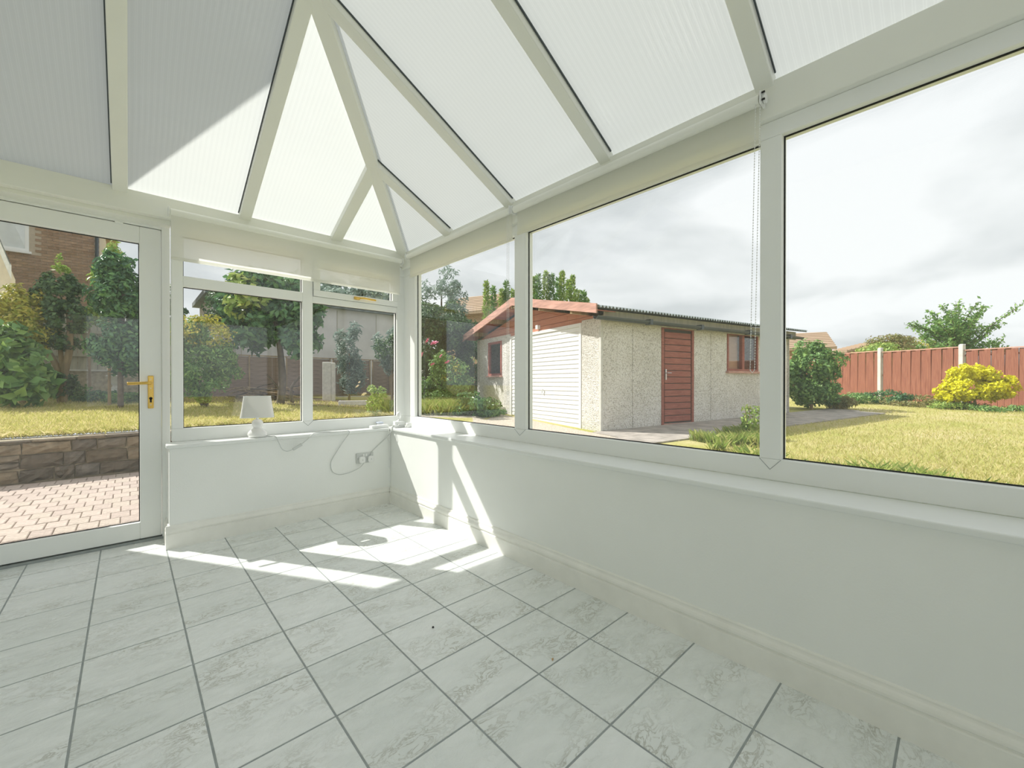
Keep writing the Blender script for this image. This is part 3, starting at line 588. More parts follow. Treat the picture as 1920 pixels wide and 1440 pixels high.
# ============================================================ outside
# ------------------------------------------------------------ ground
def ss(t): t = max(0.0, min(1.0, t)); return t * t * (3 - 2 * t)
def gz(x, y): d = x * SN + y * CS; return -0.02 + 0.033 * max(1.5, min(d, 16))
def zb(y): return 0.41 + 0.04 * max(0, min(y - 7.3, 8.5))
def gh(x, y):
    if y < 7.0: w = 0 if x > 3 else ss((y - 5.5) / 1.5) * ss(1 - (x - 2.2) / 3)
    else: w = ss(1 - (x - 3) / 3.5)
    return w * zb(y) + (1 - w) * gz(x, y)
xs = [-24, -16, -10] + [-6 + 0.5 * i for i in range(0, 61)] + [25, 27, 30, 36, 45, 60]; ys = [-30, -22, -16] + [-12 + 0.5 * i for i in range(0, 61)] + [19, 21, 24, 30, 40, 60]
idx = {}; tm = MB()
for j, y in enumerate(ys):
    for i, x in enumerate(xs): idx[i, j] = len(tm.v); tm.v.append((x, y, gh(x, y)))
for j in range(len(ys) - 1):
    for i in range(len(xs) - 1):
        cx_, cy_ = (xs[i] + xs[i + 1]) / 2, (ys[j] + ys[j + 1]) / 2
        if cx_ < 2.0 and cy_ < 7.5: continue
        tm.f.append((idx[i, j], idx[i + 1, j], idx[i + 1, j + 1], idx[i, j + 1]))
tag(tm.build('lawn_ground', M['lawn'], smooth=True), 'sunlit yellow-green garden lawn around the conservatory', 'lawn', kind='structure')
PZ = -0.10
struct(MB().box(-6, 2.0, 3.80, 7.6, PZ - 0.2, PZ - 0.012).build('floor_patio', M['sandjoint']), 'block paved patio outside the glazed door', 'patio')
patio = bpy.data.objects['floor_patio']
pv = MB(); w_, h_ = 0.121, 0.205
me = MB().box(-w_ / 2, w_ / 2, -h_ / 2, h_ / 2, -0.03, 0).build('paver', M['paver'], patio, bevel=0.005, seg=1); pmesh = me.data
pm = me.modifiers[0]; cnt = 0; me.location = (-0.3, 5.0, PZ)
for j in range(16):
    for i in range(17):
        x = -1.75 + i * 0.126 + (0.063 if j % 2 else 0); y = 3.93 + j * 0.21
        if y > 7.15: continue
        if i == 0 and j == 0: me.location = (x, y, PZ); continue
        o = me.copy(); C.objects.link(o); o.location = (x, y, PZ + random.uniform(-0.002, 0.002)); o.rotation_euler = (random.uniform(-.006, .006), random.uniform(-.006, .006), random.uniform(-.01, .01))
# retaining wall of rough stones
rw = thing('retaining_wall', 'low rough stone retaining wall between patio and lawn', 'wall', (0, 7.27, PZ))
MB().box(-5, 3.7, 0.05, 0.32, -0.05, 0.49).build('mortar_core', M['drymortar'], rw)
def stone(x0, x1, z0, z1):
    m = MB(); n, k = 5, 4; v = []
    seed = random.random() * 50
    def nzf(a, b): return math.sin(a * 7.3 + seed) * math.cos(b * 5.1 + seed * 1.7)
    for j in range(k):
        for i in range(n):
            u, w = i / (n - 1), j / (k - 1); ex = min(u, 1 - u, w, 1 - w)
            px_ = x0 + (x1 - x0) * u + 0.008 * nzf(w * 3, u); pz_ = z0 + (z1 - z0) * w + 0.007 * nzf(u * 3, w)
            v.append((px_, -0.034 * (1 - (1 - min(1, ex * 4)) ** 2) - 0.018 * nzf(u * 2, w * 2) + 0.02, pz_))
    v += [(x, 0.06, z) for x, z in ((x0, z0), (x1, z0), (x1, z1), (x0, z1))]; q = n * k
    f = [(j * n + i, j * n + i + 1, (j + 1) * n + i + 1, (j + 1) * n + i) for j in range(k - 1) for i in range(n - 1)]
    f += [tuple([q] + list(range(0, n)) + [q + 1]), tuple([q + 1] + [j * n + n - 1 for j in range(k)] + [q + 2]), tuple([q + 2] + list(range(q - 1, q - n - 1, -1)) + [q + 3]), tuple([q + 3] + [j * n for j in range(k - 1, -1, -1)] + [q])]
    return m.add(v, f).build('stone', M['stone'], rw, bevel=0)
z = 0.0
for row, hgt in enumerate((0.155, 0.165, 0.135)):
    x = -2.6 + row * 0.11
    while x < 2.9:
        w = random.uniform(0.17, 0.42)
        if random.random() < 0.2 and row == 1: stone(x + 0.006, x + w - 0.006, z + 0.006, z + hgt * 0.48); stone(x + 0.006, x + w - 0.006, z + hgt * 0.52, z + hgt - 0.006)
        else: stone(x + 0.007, x + w - 0.007, z + 0.006, z + hgt - 0.006 + random.uniform(-0.01, 0.004))
        x += w
    z += hgt
x = -2.6
while x < 3.6:
    w = random.uniform(0.18, 0.5); MB().box(x + 0.005, x + w - 0.005, random.uniform(-0.02, 0.0), 0.26, 0.459, 0.485 + random.uniform(-0.012, 0.012)).build('coping_stone', M['stone'], rw, bevel=0.008, seg=1); x += w

# ------------------------------------------------------------ plants: leaves, stems, grass
def leaf_obj(name, pts, nrm, size, m, parent, aspect=0.45, rng=RNG, tang=None):
    n = len(pts); nrm = nrm / (np.linalg.norm(nrm, axis=1, keepdims=True) + 1e-9)
    t = tang if tang is not None else rng.normal(size=(n, 3)); t = t - (t * nrm).sum(1, keepdims=True) * nrm; t /= np.linalg.norm(t, axis=1, keepdims=True) + 1e-9
    b = np.cross(nrm, t); s = (size * rng.uniform(0.65, 1.3, n))[:, None]
    v = np.empty((n, 4, 3)); v[:, 0] = pts; v[:, 1] = pts + t * s * 0.5 + b * s * aspect * 0.5 + nrm * s * 0.09; v[:, 2] = pts + t * s - nrm * s * 0.12; v[:, 3] = pts + t * s * 0.5 - b * s * aspect * 0.5 + nrm * s * 0.09
    me = bpy.data.meshes.new(name); me.vertices.add(4 * n); me.vertices.foreach_set('co', v.reshape(-1).astype(np.float32))
    k = np.arange(n)[:, None] * 4; tri = np.concatenate([k + [0, 1, 2], k + [0, 2, 3]], 1).reshape(-1).astype(np.int32)
    me.loops.add(6 * n); me.loops.foreach_set('vertex_index', tri); me.polygons.add(2 * n)
    me.polygons.foreach_set('loop_start', np.arange(0, 6 * n, 3, dtype=np.int32)); me.polygons.foreach_set('loop_total', np.full(2 * n, 3, dtype=np.int32))
    me.update(calc_edges=True); return link(name, me, m, parent)
def blob_pts(c, r, n, lumps=14, lump=0.32, hollow=0.55, rng=RNG):
    """leaf positions clustered on and under the skin of an ellipsoid crown"""
    d = rng.normal(size=(lumps, 3)); d /= np.linalg.norm(d, axis=1, keepdims=True); d *= rng.uniform(hollow, 0.95, (lumps, 1))
    i = rng.integers(0, lumps, n); o = rng.normal(size=(n, 3)); o /= np.linalg.norm(o, axis=1, keepdims=True); o *= lump * rng.uniform(0.5, 1, (n, 1)) ** 0.6
    p = d[i] + o; nrm = o / lump * 0.8 + p * 0.4 + rng.normal(size=(n, 3)) * 0.45 + np.array([0, 0, 0.25])
    return p * np.array(r) + np.array(c), nrm
def shrub(name, label, cat, x, y, z, blobs, m, size, group=None, aspect=0.45, lumps=14, lump=0.32, trunk=None, tm_=None, part='foliage'):
    """blobs: (dx, dy, dz, rx, ry, rz, leaves) around the base point"""
    t = thing(name, label, cat, (x, y, z), group=group)
    P_, N_ = zip(*[blob_pts(b_[:3], b_[3:6], b_[6], lumps, lump) for b_ in blobs])
    leaf_obj(part, np.concatenate(P_), np.concatenate(N_), size, m, t, aspect)
    for tr in (trunk or []):
        pts, r0, r1 = tr; pp = smooth_path(pts, 5); k = len(pp) - 1
        MB().tube(pp, [r0 + (r1 - r0) * i / k for i in range(k + 1)], 9).build('trunk', tm_ or M['bark'], t, smooth=True)
    return t
def grass(name, label, pts, hgt, m, kind='stuff', lean=0.35, wid=0.006, cat='grass', base=None):
    n = len(pts); pts = np.asarray(pts, float); a = RNG.uniform(0, 2 * math.pi, n); h_ = hgt * RNG.uniform(0.5, 1.25, n)
    side = np.stack([np.cos(a), np.sin(a), np.zeros(n)], 1) * (wid * RNG.uniform(0.7, 1.3, n))[:, None]
    ln = np.stack([RNG.normal(size=n), RNG.normal(size=n), np.zeros(n)], 1) * (lean * h_)[:, None]
    v = np.empty((n, 4, 3)); v[:, 0] = pts - side; v[:, 1] = pts + side
    v[:, 2] = pts + ln * 0.35 + side * 0.6 + np.array([0, 0, 1]) * (h_ * 0.6)[:, None]; v[:, 3] = pts + ln + np.array([0, 0, 1]) * h_[:, None]
    me = bpy.data.meshes.new(name); me.vertices.add(4 * n); me.vertices.foreach_set('co', v.reshape(-1).astype(np.float32))
    k = np.arange(n)[:, None] * 4; tri = np.concatenate([k + [0, 1, 2], k + [0, 2, 3]], 1).reshape(-1).astype(np.int32)
    me.loops.add(6 * n); me.loops.foreach_set('vertex_index', tri); me.polygons.add(2 * n)
    me.polygons.foreach_set('loop_start', np.arange(0, 6 * n, 3, dtype=np.int32)); me.polygons.foreach_set('loop_total', np.full(2 * n, 3, dtype=np.int32))
    me.update(calc_edges=True); o = link(name, me, m); tag(o, label, cat, kind=kind); return o

# ------------------------------------------------------------ garage
GX, GY = cw(1.5, 7.0); GA = math.atan2(-0.221, 0.975); GB = 0.20
def gl(u, v): return (GX + u * math.cos(GA) - v * math.sin(GA), GY + u * math.sin(GA) + v * math.cos(GA))
ga = thing('garage', 'pebble-dashed prefabricated garage with white up-and-over door and red side door', 'garage', (GX, GY, GB), GA)
EV, RG, GW, GLN = 1.98, 2.48, 4.87, 5.97; TH = 0.08
def gbox(name, m, u0, u1, v0, v1, z0, z1, parent=ga, bevel=0.0): return MB().box(u0, u1, v0, v1, z0, z1).build(name, m, parent, bevel=bevel, seg=1)
# side wall panels (face v = 0), gable panels (face u = 0)
for u0, u1, z1 in ((0.03, 0.74, EV), (0.75, 1.487, EV), (2.41, 2.95, EV), (2.96, 3.50, EV), (3.50, 4.64, 1.09), (4.64, 5.30, EV), (5.31, GLN, EV)): gbox('wall_panel', M['pebble'], u0, u1, 0.0, TH, -0.25, z1, bevel=0.006)
gbox('wall_panel', M['pebble'], 0, TH, 0.03, 0.51, -0.25, EV - 0.02, bevel=0.006)
gbox('corner_strip', M['concrete'], -0.008, 0.04, -0.008, 0.04, -0.2, EV)
gbox('wall_panel', M['pebble'], 0, TH, 3.08, 3.49, -0.25, EV, bevel=0.006); gbox('wall_panel', M['pebble'], 0, TH, 4.20, GW, -0.25, EV, bevel=0.006)
gbox('wall_panel', M['pebble'], 0, TH, 3.49, 4.20, -0.25, 1.02, bevel=0.006); gbox('wall_panel', M['pebble'], 0, TH, 3.49, 4.20, 1.86, EV, bevel=0.006)
gbox('wall_panel', M['pebble'], GLN - TH, GLN, 0.0, GW, -0.25, EV); gbox('wall_panel', M['pebble'], 0, GLN, GW - TH, GW, -0.25, EV)
MB().prism([(GLN - TH, 0.0, EV - 0.02), (GLN - TH, GW, EV - 0.02), (GLN - TH, GW / 2, RG + 0.02)], (TH, 0, 0)).build('gable_panel', M['pebble'], ga)
gbox('garage_floor', M['concrete'], 0, GLN, 0, GW, -0.25, 0.0)
# red horizontal cladding in the gable
mid = GW / 2
for k in range(5):
    z0 = EV - 0.10 + k * 0.135; z1 = z0 + 0.127
    def half(z): return max(0.02, mid * (1 - (z - EV + 0.02) / (RG - EV)))
    lo0 = 0.02 if k == 0 else mid - half(z0); lo1 = mid - half(z1)
    if half(z0) < 0.1: continue
    MB().prism([(0.02, max(0.02, lo0), z0), (0.02, 2 * mid - max(0.02, lo0), z0), (0.02, 2 * mid - max(0.02, lo1), z1), (0.02, max(0.02, lo1), z1)], (0.03, 0, 0)).build('cladding_board', M['cladding'], ga)
# up-and-over door: frame and ribbed slats
fr = MB().box(-0.012, 0.05, 0.51, 0.57, 0, 1.92).box(-0.012, 0.05, 3.02, 3.08, 0, 1.92).box(-0.012, 0.05, 0.57, 3.02, 1.86, 1.92).build('door_frame', M['garagewhite'], ga)
gd = gbox('garage_door', M['garagewhite'], 0.022, 0.04, 0.57, 3.02, 0.01, 1.86)
ns = 22; sh_ = 1.84 / ns
for k in range(ns):
    z0 = 0.015 + k * sh_
    MB().prism([(0.022, 0.575, z0 + 0.004), (0.004, 0.575, z0 + 0.012), (0.012, 0.575, z0 + sh_ - 0.004), (0.022, 0.575, z0 + sh_ - 0.001)], (0, 2.44, 0)).build('door_slat', M['garagewhite'], gd)
MB().lathe([(0.001, -0.02), (0.02, -0.02), (0.02, 0.0), (0.001, 0)], (0, 0, 0), 12).bar((0, 0, -0.012), (0.07, 0.02, -0.014), 0.016, 0.014).build('door_handle', M['grey_plastic'], gd, bevel=0)
hdl = [o for o in gd.children if o.name.startswith('door_handle')][0]; hdl.location = (-0.012, 1.72, 0.70); hdl.rotation_euler = (0, math.radians(90), 0)
# small gable window
gw = MB().ring('x', -0.015, 0.05, 3.49, 4.20, 1.02, 1.86, 0.055).build('gable_window', M['redwood_h'], ga)
MB().box(0.012, 0.020, 3.54, 4.15, 1.07, 1.81).build('pane', M['glass'], gw); MB().box(-0.06, 0.03, 3.46, 4.23, 0.985, 1.022).build('window_sill', M['pinkwood'], gw)
# barge boards, soffit, roof sheets
OV = 0.34; PIT = math.atan2(RG - EV, mid)
for s_ in (0, 1):
    e0 = (-OV, -0.26, EV - 0.26 * math.tan(PIT) + 0.03); ap = (-OV, mid, RG + 0.03)
    a_, b_ = (e0, ap) if s_ == 0 else ((-OV, GW + 0.26, e0[2]), ap)
    MB().prism([a_, b_, (b_[0], b_[1], b_[2] + 0.165), (a_[0], a_[1], a_[2] + 0.155)], (0.03, 0, 0)).build('barge_board', M['pinkwood'], ga)
    MB().prism([(-OV + 0.03, a_[1], a_[2] + 0.045), (-OV + 0.03, b_[1], b_[2] + 0.045), (-OV + 0.03, b_[1], b_[2] + 0.06), (-OV + 0.03, a_[1], a_[2] + 0.06)], (OV + 0.05, 0, 0)).build('soffit', M['redwood_h'], ga)
    for vv in (0.25, 0.62, 0.98):
        p = Vector(a_).lerp(Vector(b_), vv); MB().box(-OV + 0.03, 0.3, p.y - 0.03, p.y + 0.03, p.z - 0.05, p.z + 0.05).build('purlin', M['bark'], ga)
    m = MB(); nu = int((GLN + 0.15 + OV) / 0.076 * 6); v = []
    for j, (vv, zz_) in enumerate(((a_[1] - (0.05 if s_ == 0 else -0.05), a_[2] + 0.10), (mid, RG + 0.155))):
        for i in range(nu + 1):
            u = -OV + 0.02 + i * 0.076 / 6; v.append((u, vv, zz_ + 0.020 * math.cos(2 * math.pi * i / 6)))
    top = len(v); v += [(a, b2, c_ + 0.007) for a, b2, c_ in v]
    f = [(i, i + 1, nu + 2 + i, nu + 1 + i) for i in range(nu)] + [(top + nu + 1 + i, top + nu + 2 + i, top + i + 1, top + i) for i in range(nu)] + [(i, top + i, top + i + 1, i + 1) for i in range(nu)]
    m.add(v, f).build('roof_sheet', M['sheet'], ga)
gbox('ridge_cap', M['sheet'], -OV + 0.02, GLN + 0.12, mid - 0.10, mid + 0.10, RG + 0.165, RG + 0.195)
zt = EV - 0.055
gutter = MB(); n = 8
pf = [(-0.20 + 0.055 * math.cos(math.pi + math.pi * k / n), zt + 0.055 * math.sin(math.pi + math.pi * k / n)) for k in range(n + 1)] + [(-0.20 + 0.049 * math.cos(2 * math.pi - math.pi * k / n), zt + 0.049 * math.sin(2 * math.pi - math.pi * k / n)) for k in range(n + 1)]
gutter.prism([(-0.30, a, b2) for a, b2 in pf], (GLN + 0.45, 0, 0)).build('gutter', M['gutter'], ga)
for u in (0.9, 2.3, 3.9, 5.5): gbox('gutter_bracket', M['gutter'], u, u + 0.07, -0.262, -0.08, zt - 0.062, zt + 0.03)
gbox('fascia', M['greyboard'], -0.05, GLN, -0.145, -0.115, EV - 0.12, EV + 0.066)
gbox('eaves_lining', M['greyboard'], 0.0, GLN, -0.115, 0.03, EV - 0.03, EV + 0.0)
# red side door
sdm = MB().ring('y', -0.012, 0.06, 1.487, 2.41, -0.01, EV - 0.06, 0.06).build('side_door_frame', M['redwood_h'], ga)
sdl = gbox('side_door', M['dark'], 1.55, 2.35, 0.012, 0.05, 0.05, EV - 0.12)
nbd = 14; bh = (EV - 0.12 - 0.15) / nbd
for k in range(nbd): MB().box(1.575, 2.325, -0.004, 0.014, 0.10 + k * bh + 0.006, 0.10 + (k + 1) * bh - 0.006).build('door_board', M['redwood_h'], sdl, bevel=0.005, seg=1)
MB().box(1.55, 2.35, -0.008, 0.014, 0.0, 0.075).build('weather_board', M['pinkwood'], sdl)
MB().box(1.578, 1.612, -0.018, -0.004, 0.90, 1.10).tube([(1.595, -0.02, 1.03), (1.595, -0.05, 1.03), (1.70, -0.052, 1.03)], 0.009, 8).build('door_handle', M['chrome'], sdl)
# side window
sw = MB().ring('y', -0.012, 0.06, 3.50, 4.64, 1.09, EV - 0.06, 0.05).box(4.03, 4.11, -0.012, 0.06, 1.14, EV - 0.10).build('side_window', M['redwood_h'], ga)
for a, b2 in ((3.55, 4.03), (4.11, 4.59)): MB().box(a, b2, 0.02, 0.028, 1.14, EV - 0.11).build('pane', M['glass'], sw)
MB().box(3.46, 4.68, -0.06, 0.03, 1.05, 1.095).build('window_sill', M['pinkwood'], sw)
MB().box(3.54, 4.03, 0.10, 0.12, 1.10, EV - 0.08).build('inner_board', m_wood('brown_ply', (0.36, 0.22, 0.14), (0.5, 0.33, 0.23), (1, 1, 8)), sw)
MB().box(4.11, 4.64, 0.9, 0.93, 0.9, EV - 0.08).build('inner_board', M['cladding'], sw)
gbox('wall_lamp', M['plastic'], -0.05, 0.02, 1.86, 1.94, EV - 0.02, EV + 0.06)

# concrete path and gravel drive laid on the ground beside the garage
def sheet(name, m, us, vs_, label, cat, lift):
    g = MB(); k = {}
    for j, v in enumerate(vs_):
        for i, u in enumerate(us): x, y = gl(u, v); k[i, j] = len(g.v); g.v.append((x, y, gh(x, y) + lift))
    for j in range(len(vs_) - 1):
        for i in range(len(us) - 1): g.f.append((k[i, j], k[i + 1, j], k[i + 1, j + 1], k[i, j + 1]))
    n = len(g.v); g.v += [(x, y, z - 0.1) for x, y, z in g.v]; g.f += [tuple(q + n for q in reversed(f)) for f in g.f]
    return tag(g.build(name, m), label, cat, kind='structure')
sheet('floor_gravel_drive', M['gravel'], [-2.9 + 0.45 * i for i in range(6)] + [-0.2], [-1.2 + 0.5 * i for i in range(10)], 'gravelly drive in front of the white garage door', 'drive', 0.012)
kb = thing('kerb', 'low grey concrete kerb between gravel drive and rose bed', 'kerb', (*gl(-2.3, 3.38), gh(*gl(-2.3, 3.38))), GA)
for k in range(3): MB().box(k * 0.80 + 0.004, k * 0.80 + 0.796, -0.06, 0.06, -0.15, 0.09).build('kerb_stone', M['concrete'], kb, bevel=0.012, seg=1)
# path slabs
def slab(u0, u1, v0, v1, label):
    ps = [gl(u, v) for u, v in ((u0, v0), (u1, v0), (u1, v1), (u0, v1))]; g = MB()
    g.add([(x, y, gh(x, y) + 0.022) for x, y in ps] + [(x, y, gh(x, y) - 0.06) for x, y in ps], [(0, 1, 2, 3), (7, 6, 5, 4), (0, 4, 5, 1), (1, 5, 6, 2), (2, 6, 7, 3), (3, 7, 4, 0)])
    return g
pth = thing('floor_path', 'concrete slab path along the side of the garage', 'path', (0, 0, 0), kind='structure')
for k in range(9):
    u = -0.2 + k * 0.92; slab(u + 0.008, u + 0.912, -0.62, -0.01, '').build('paving_slab', M['path'], pth); slab(u - 0.3 + 0.008, u + 0.612, -1.22, -0.63, '').build('paving_slab', M['path'], pth)
for k in range(6):
    slab(-1.6 + k * 0.75 + 0.01, -0.86 + k * 0.75, -1.85 - 0.02 * k, -1.24, '').build('paving_slab', M['path'], pth) if k < 2 else None

# ------------------------------------------------------------ right-hand boundary fence
def fpos(k): return cw(12.95 + 0.49 * k, 14.6 - 2.2 * k)
for k in range(-2, 4):
    (x0, y0), (x1, y1) = fpos(k), fpos(k + 1); L_ = math.hypot(x1 - x0, y1 - y0); ang = math.atan2(y1 - y0, x1 - x0)
    zg = gh(x0, y0) + 0.02 if k < 1 else gh(x1, y1) + 0.06
    lab = ['red-brown fence panel beyond the leafy shrub at the garage end', 'red-brown fence panel between shrub and tall concrete post', 'red-brown fence panel with long boards between two concrete posts', 'red-brown fence panel behind the yellow bush', 'red-brown fence panel next after the yellow bush', 'red-brown fence panel at the near end of the run'][k + 2]
    p = thing('board_fence', lab, 'fence', (x0, y0, zg), ang, group='red-brown fence panels')
    nb_ = 15; bw = (L_ - 0.16) / nb_
    bm_ = None; top = 1.62
    for i in range(nb_):
        o = MB().box(0.012, bw + 0.006, 0, 0.018, -0.15, top).box(0, 0.02, 0.010, 0.02, -0.15, top - 0.01).build('fence_board', M['redwood_v'], p) if bm_ is None else bm_.copy()
        if bm_ is None: bm_ = o
        else: C.objects.link(o)
        o.location = (0.08 + i * bw, 0.004 * (i % 2), random.uniform(-0.012, 0.006)); o.rotation_euler = (0.02 * ((i % 2) - .5), random.uniform(-.004, .004), 0)
    MB().box(0.06, L_ - 0.06, -0.015, 0.035, top, top + 0.03).build('capping_rail', M['pinkwood'], p)
    for z in (0.12, 0.8, 1.45): MB().box(0.06, L_ - 0.06, 0.02, 0.06, z, z + 0.05).build('back_rail', M['redwood_v'], p)
for k in range(-2, 5):
    x0, y0 = fpos(k); ang = math.atan2(fpos(k + 1)[1] - y0, fpos(k + 1)[0] - x0)
    po = thing('fence_post', ['concrete fence post hidden beyond the garage end', 'concrete fence post behind the leafy shrub', 'tall pale concrete fence post between two red panels', 'pale concrete fence post just behind the yellow bush', 'concrete fence post after the yellow bush', 'concrete fence post near the end of the fence', 'last concrete post of the red fence'][k + 2], 'fence post', (x0, y0, gh(x0, y0)), ang, group='concrete fence posts')
    MB().box(-0.055, 0.055, -0.06, 0.06, -0.2, 1.78).build('shaft', M['concrete'], po, bevel=0.008, seg=1); MB().prism([(-0.055, -0.06, 1.78), (0.055, -0.06, 1.78), (0.03, -0.03, 1.81), (-0.03, -0.03, 1.81)], (0, 0.12, 0)).build('post_top', M['concrete'], po)

# ------------------------------------------------------------ planting seen through the side windows
x, y = at(1828, 11.0); z = gh(x, y)
shrub('golden_bush', 'rounded bright yellow bush in front of the red fence', 'bush', x, y, z, [(0, 0, 0.58, 0.62, 0.60, 0.46, 5600), (-0.22, 0.25, 0.92, 0.32, 0.32, 0.26, 1500), (0.38, -0.42, 0.55, 0.40, 0.40, 0.36, 2000), (-0.42, 0.40, 0.42, 0.36, 0.36, 0.28, 1700), (0.15, -0.1, 0.85, 0.4, 0.4, 0.3, 1500)], M['leaf_yellow'], 0.075, aspect=0.6, lumps=26, lump=0.26, trunk=[([(0, 0, -0.1), (0.05, 0, 0.2), (0.1, 0.05, 0.5)], 0.04, 0.02), ([(0, 0, -0.1), (-0.2, 0.1, 0.25), (-0.4, 0.2, 0.6)], 0.03, 0.015)])
x, y = at(1522, 10.9); z = gh(x, y)
shrub('leafy_shrub', 'tall leafy green shrub at the far end of the garage', 'shrub', x, y, z, [(0, 0, 1.2, 0.60, 0.60, 0.62, 3600), (0.1, 0, 0.5, 0.62, 0.62, 0.45, 2600), (-0.1, 0.1, 0.85, 0.55, 0.55, 0.65, 2400)], M['leaf_mid'], 0.095, aspect=0.6, lumps=22, trunk=[([(0, 0, -0.1), (0.04, 0.02, 0.4), (0, 0, 0.9)], 0.045, 0.02)])
for i, (px, d, w, h, mm, lab) in enumerate([(1612, 13.0, 0.75, 0.32, 'leaf_mid', 'low green clump at the foot of the fence below the concrete post'), (1665, 12.6, 0.55, 0.42, 'leaf_laurel', 'low dark leafy clump beside the concrete fence post'), (1722, 11.9, 0.7, 0.26, 'leaf_brown', 'straggly dry brown clump at the fence foot'), (1575, 11.0, 0.4, 0.3, 'leaf_brown', 'low brownish clump beside the tall leafy shrub'), (1770, 11.3, 0.6, 0.18, 'leaf_light', 'low pale green clump beside the yellow bush'), (1880, 10.6, 0.9, 0.16, 'leaf_mid', 'low green edging below the red fence')]):
    x, y = at(px, d); shrub('border_plant', lab, 'plant', x, y, gh(x, y), [(0, 0, h * 0.45, w, w, h * 0.6, 1400)], M[mm], 0.09, group='border plants along the red fence', lumps=16, aspect=0.35)
for px, d, s in ((1578, 12.4, 0.22), (1594, 12.6, 0.16)):
    x, y = at(px, d); tag(MB().lathe([(0.01, -0.08), (s, 0.02), (s * 1.05, s * 0.5), (s * 0.7, s * 0.9), (0.01, s)], (x, y, gh(x, y)), 9).build('border_rock', M['stone' if s < 0.2 else 'concrete'], bevel=0.03), 'pale rounded rock in the fence border' if s > 0.2 else 'small brown rock in the fence border', 'rock')
# tree behind the fence with spreading branches
x, y = at(1795, 21); z = gh(x, y)
tr = thing('spreading_tree', 'small tree with feathery spreading branches behind the red fence', 'tree', (x, y, z))
P_, N_, Tn = [], [], []; bm_ = MB().tube(smooth_path([(0, 0, -0.2), (0.05, 0, 1.0), (-0.05, 0, 2.4)]), [0.13 - 0.004 * i for i in range(17)], 8)
R = Vector((CS, -SN, 0)); Fw = Vector((SN, CS, 0))
for k in range(54):
    a = RNG.uniform(-1.35, 1.45); rad = RNG.uniform(1.3, 3.1) * (1.12 if a > 0.5 else 0.9); dp = RNG.uniform(-1, 1)
    st = Vector((0, 0, RNG.uniform(1.2, 3.0))); dirv = (R * math.sin(a) + Fw * dp * 0.7 + Vector((0, 0, math.cos(a) * 0.78 + 0.16))).normalized()
    en = st + dirv * rad; pts = [st, st.lerp(en, 0.5) + Vector((0, 0, 0.12)), en]; sp_ = smooth_path(pts, 5); bm_.tube(sp_, [0.035 - 0.003 * i for i in range(len(sp_))], 5)
    n = 105; tt = RNG.uniform(0.22, 1.0, n)
    for t in tt:
        q = st.lerp(en, t) + Vector((0, 0, 0.12 * 4 * t * (1 - t))); P_.append(q + Vector(RNG.normal(size=3)) * 0.065); N_.append(RNG.normal(size=3) + [0, 0, 0.6]); 
leaf_obj('foliage', np.array(P_), np.array(N_), 0.16, M['leaf_mid'], tr, 0.5); bm_.build('branches', M['darkbark'], tr)
for px, d, w, h, zc_, mm, lab, nm in [(1645, 18.5, 1.05, 0.5, 1.75, 'leaf_light', 'clipped bright green dome hedge behind the red fence', 'clipped_hedge'), (1660, 20.5, 1.1, 0.55, 2.35, 'leaf_brown', 'tan twiggy bush above the clipped hedge', 'twiggy_bush'), (1735, 23.5, 1.0, 0.9, 2.2, 'leaf_gold', 'golden brown bush beside the spreading tree', 'twiggy_bush')]:
    x, y = at(px, d); z = gh(x, y); shrub(nm, lab, 'bush', x, y, z, [(0, 0, zc_, w, w, h, 2600), (0, 0, zc_ * 0.5, w * 0.95, w * 0.95, zc_ * 0.5, 1500)], M[mm], 0.13, lumps=30, trunk=[([(0, 0, -0.1), (0, 0, zc_)], 0.05, 0.03)], tm_=M['darkbark'])
# hedge, tree and rose bed between lawn and garage
x, y = at(838, 11.4)
shrub('tall_hedge', 'tall dark evergreen hedge left of the garage gable', 'hedge', x, y, gh(x, y), [(-0.75, 0.6, 1.5, 0.9, 0.8, 1.55, 6500), (0.15, 0.1, 1.3, 0.8, 0.7, 1.5, 6500), (0.0, 0.0, 2.35, 1.0, 0.8, 0.55, 3500), (0.5, 0.2, 1.9, 0.5, 0.5, 0.65, 2000)], M['leaf_dark'], 0.10, lumps=40, lump=0.2, trunk=[([(0, 0, -0.1), (0.1, 0, 1.2)], 0.06, 0.04)], tm_=M['darkbark'])
x, y = at(900, 13.6)
shrub('backing_hedge', 'dark hedge continuing behind the garage gable corner', 'hedge', x, y, gh(x, y), [(0, 0, 1.2, 0.9, 0.9, 1.35, 5200), (-0.8, 0.6, 1.3, 0.7, 0.7, 1.4, 3600), (0.3, 0.2, 2.2, 0.8, 0.7, 0.5, 1800)], M['leaf_dark'], 0.12, lumps=36, lump=0.22, trunk=[([(0, 0, -0.1), (0.1, 0, 1.2)], 0.06, 0.04)], tm_=M['darkbark'])
x, y = at(828, 12.9)
shrub('airy_tree', 'airy grey-green tree rising above the dark hedge', 'tree', x, y, gh(x, y), [(0, 0, 3.0, 0.85, 0.8, 0.95, 1900), (0.15, -0.15, 3.75, 0.45, 0.45, 0.5, 500), (-0.5, 0.3, 2.5, 0.6, 0.6, 0.7, 900)], M['leaf_blue'], 0.13, lumps=26, lump=0.22, aspect=0.3, trunk=[([(0, 0, -0.1), (0.05, 0.1, 1.5), (0, 0, 3.4)], 0.07, 0.02)], tm_=M['darkbark'])
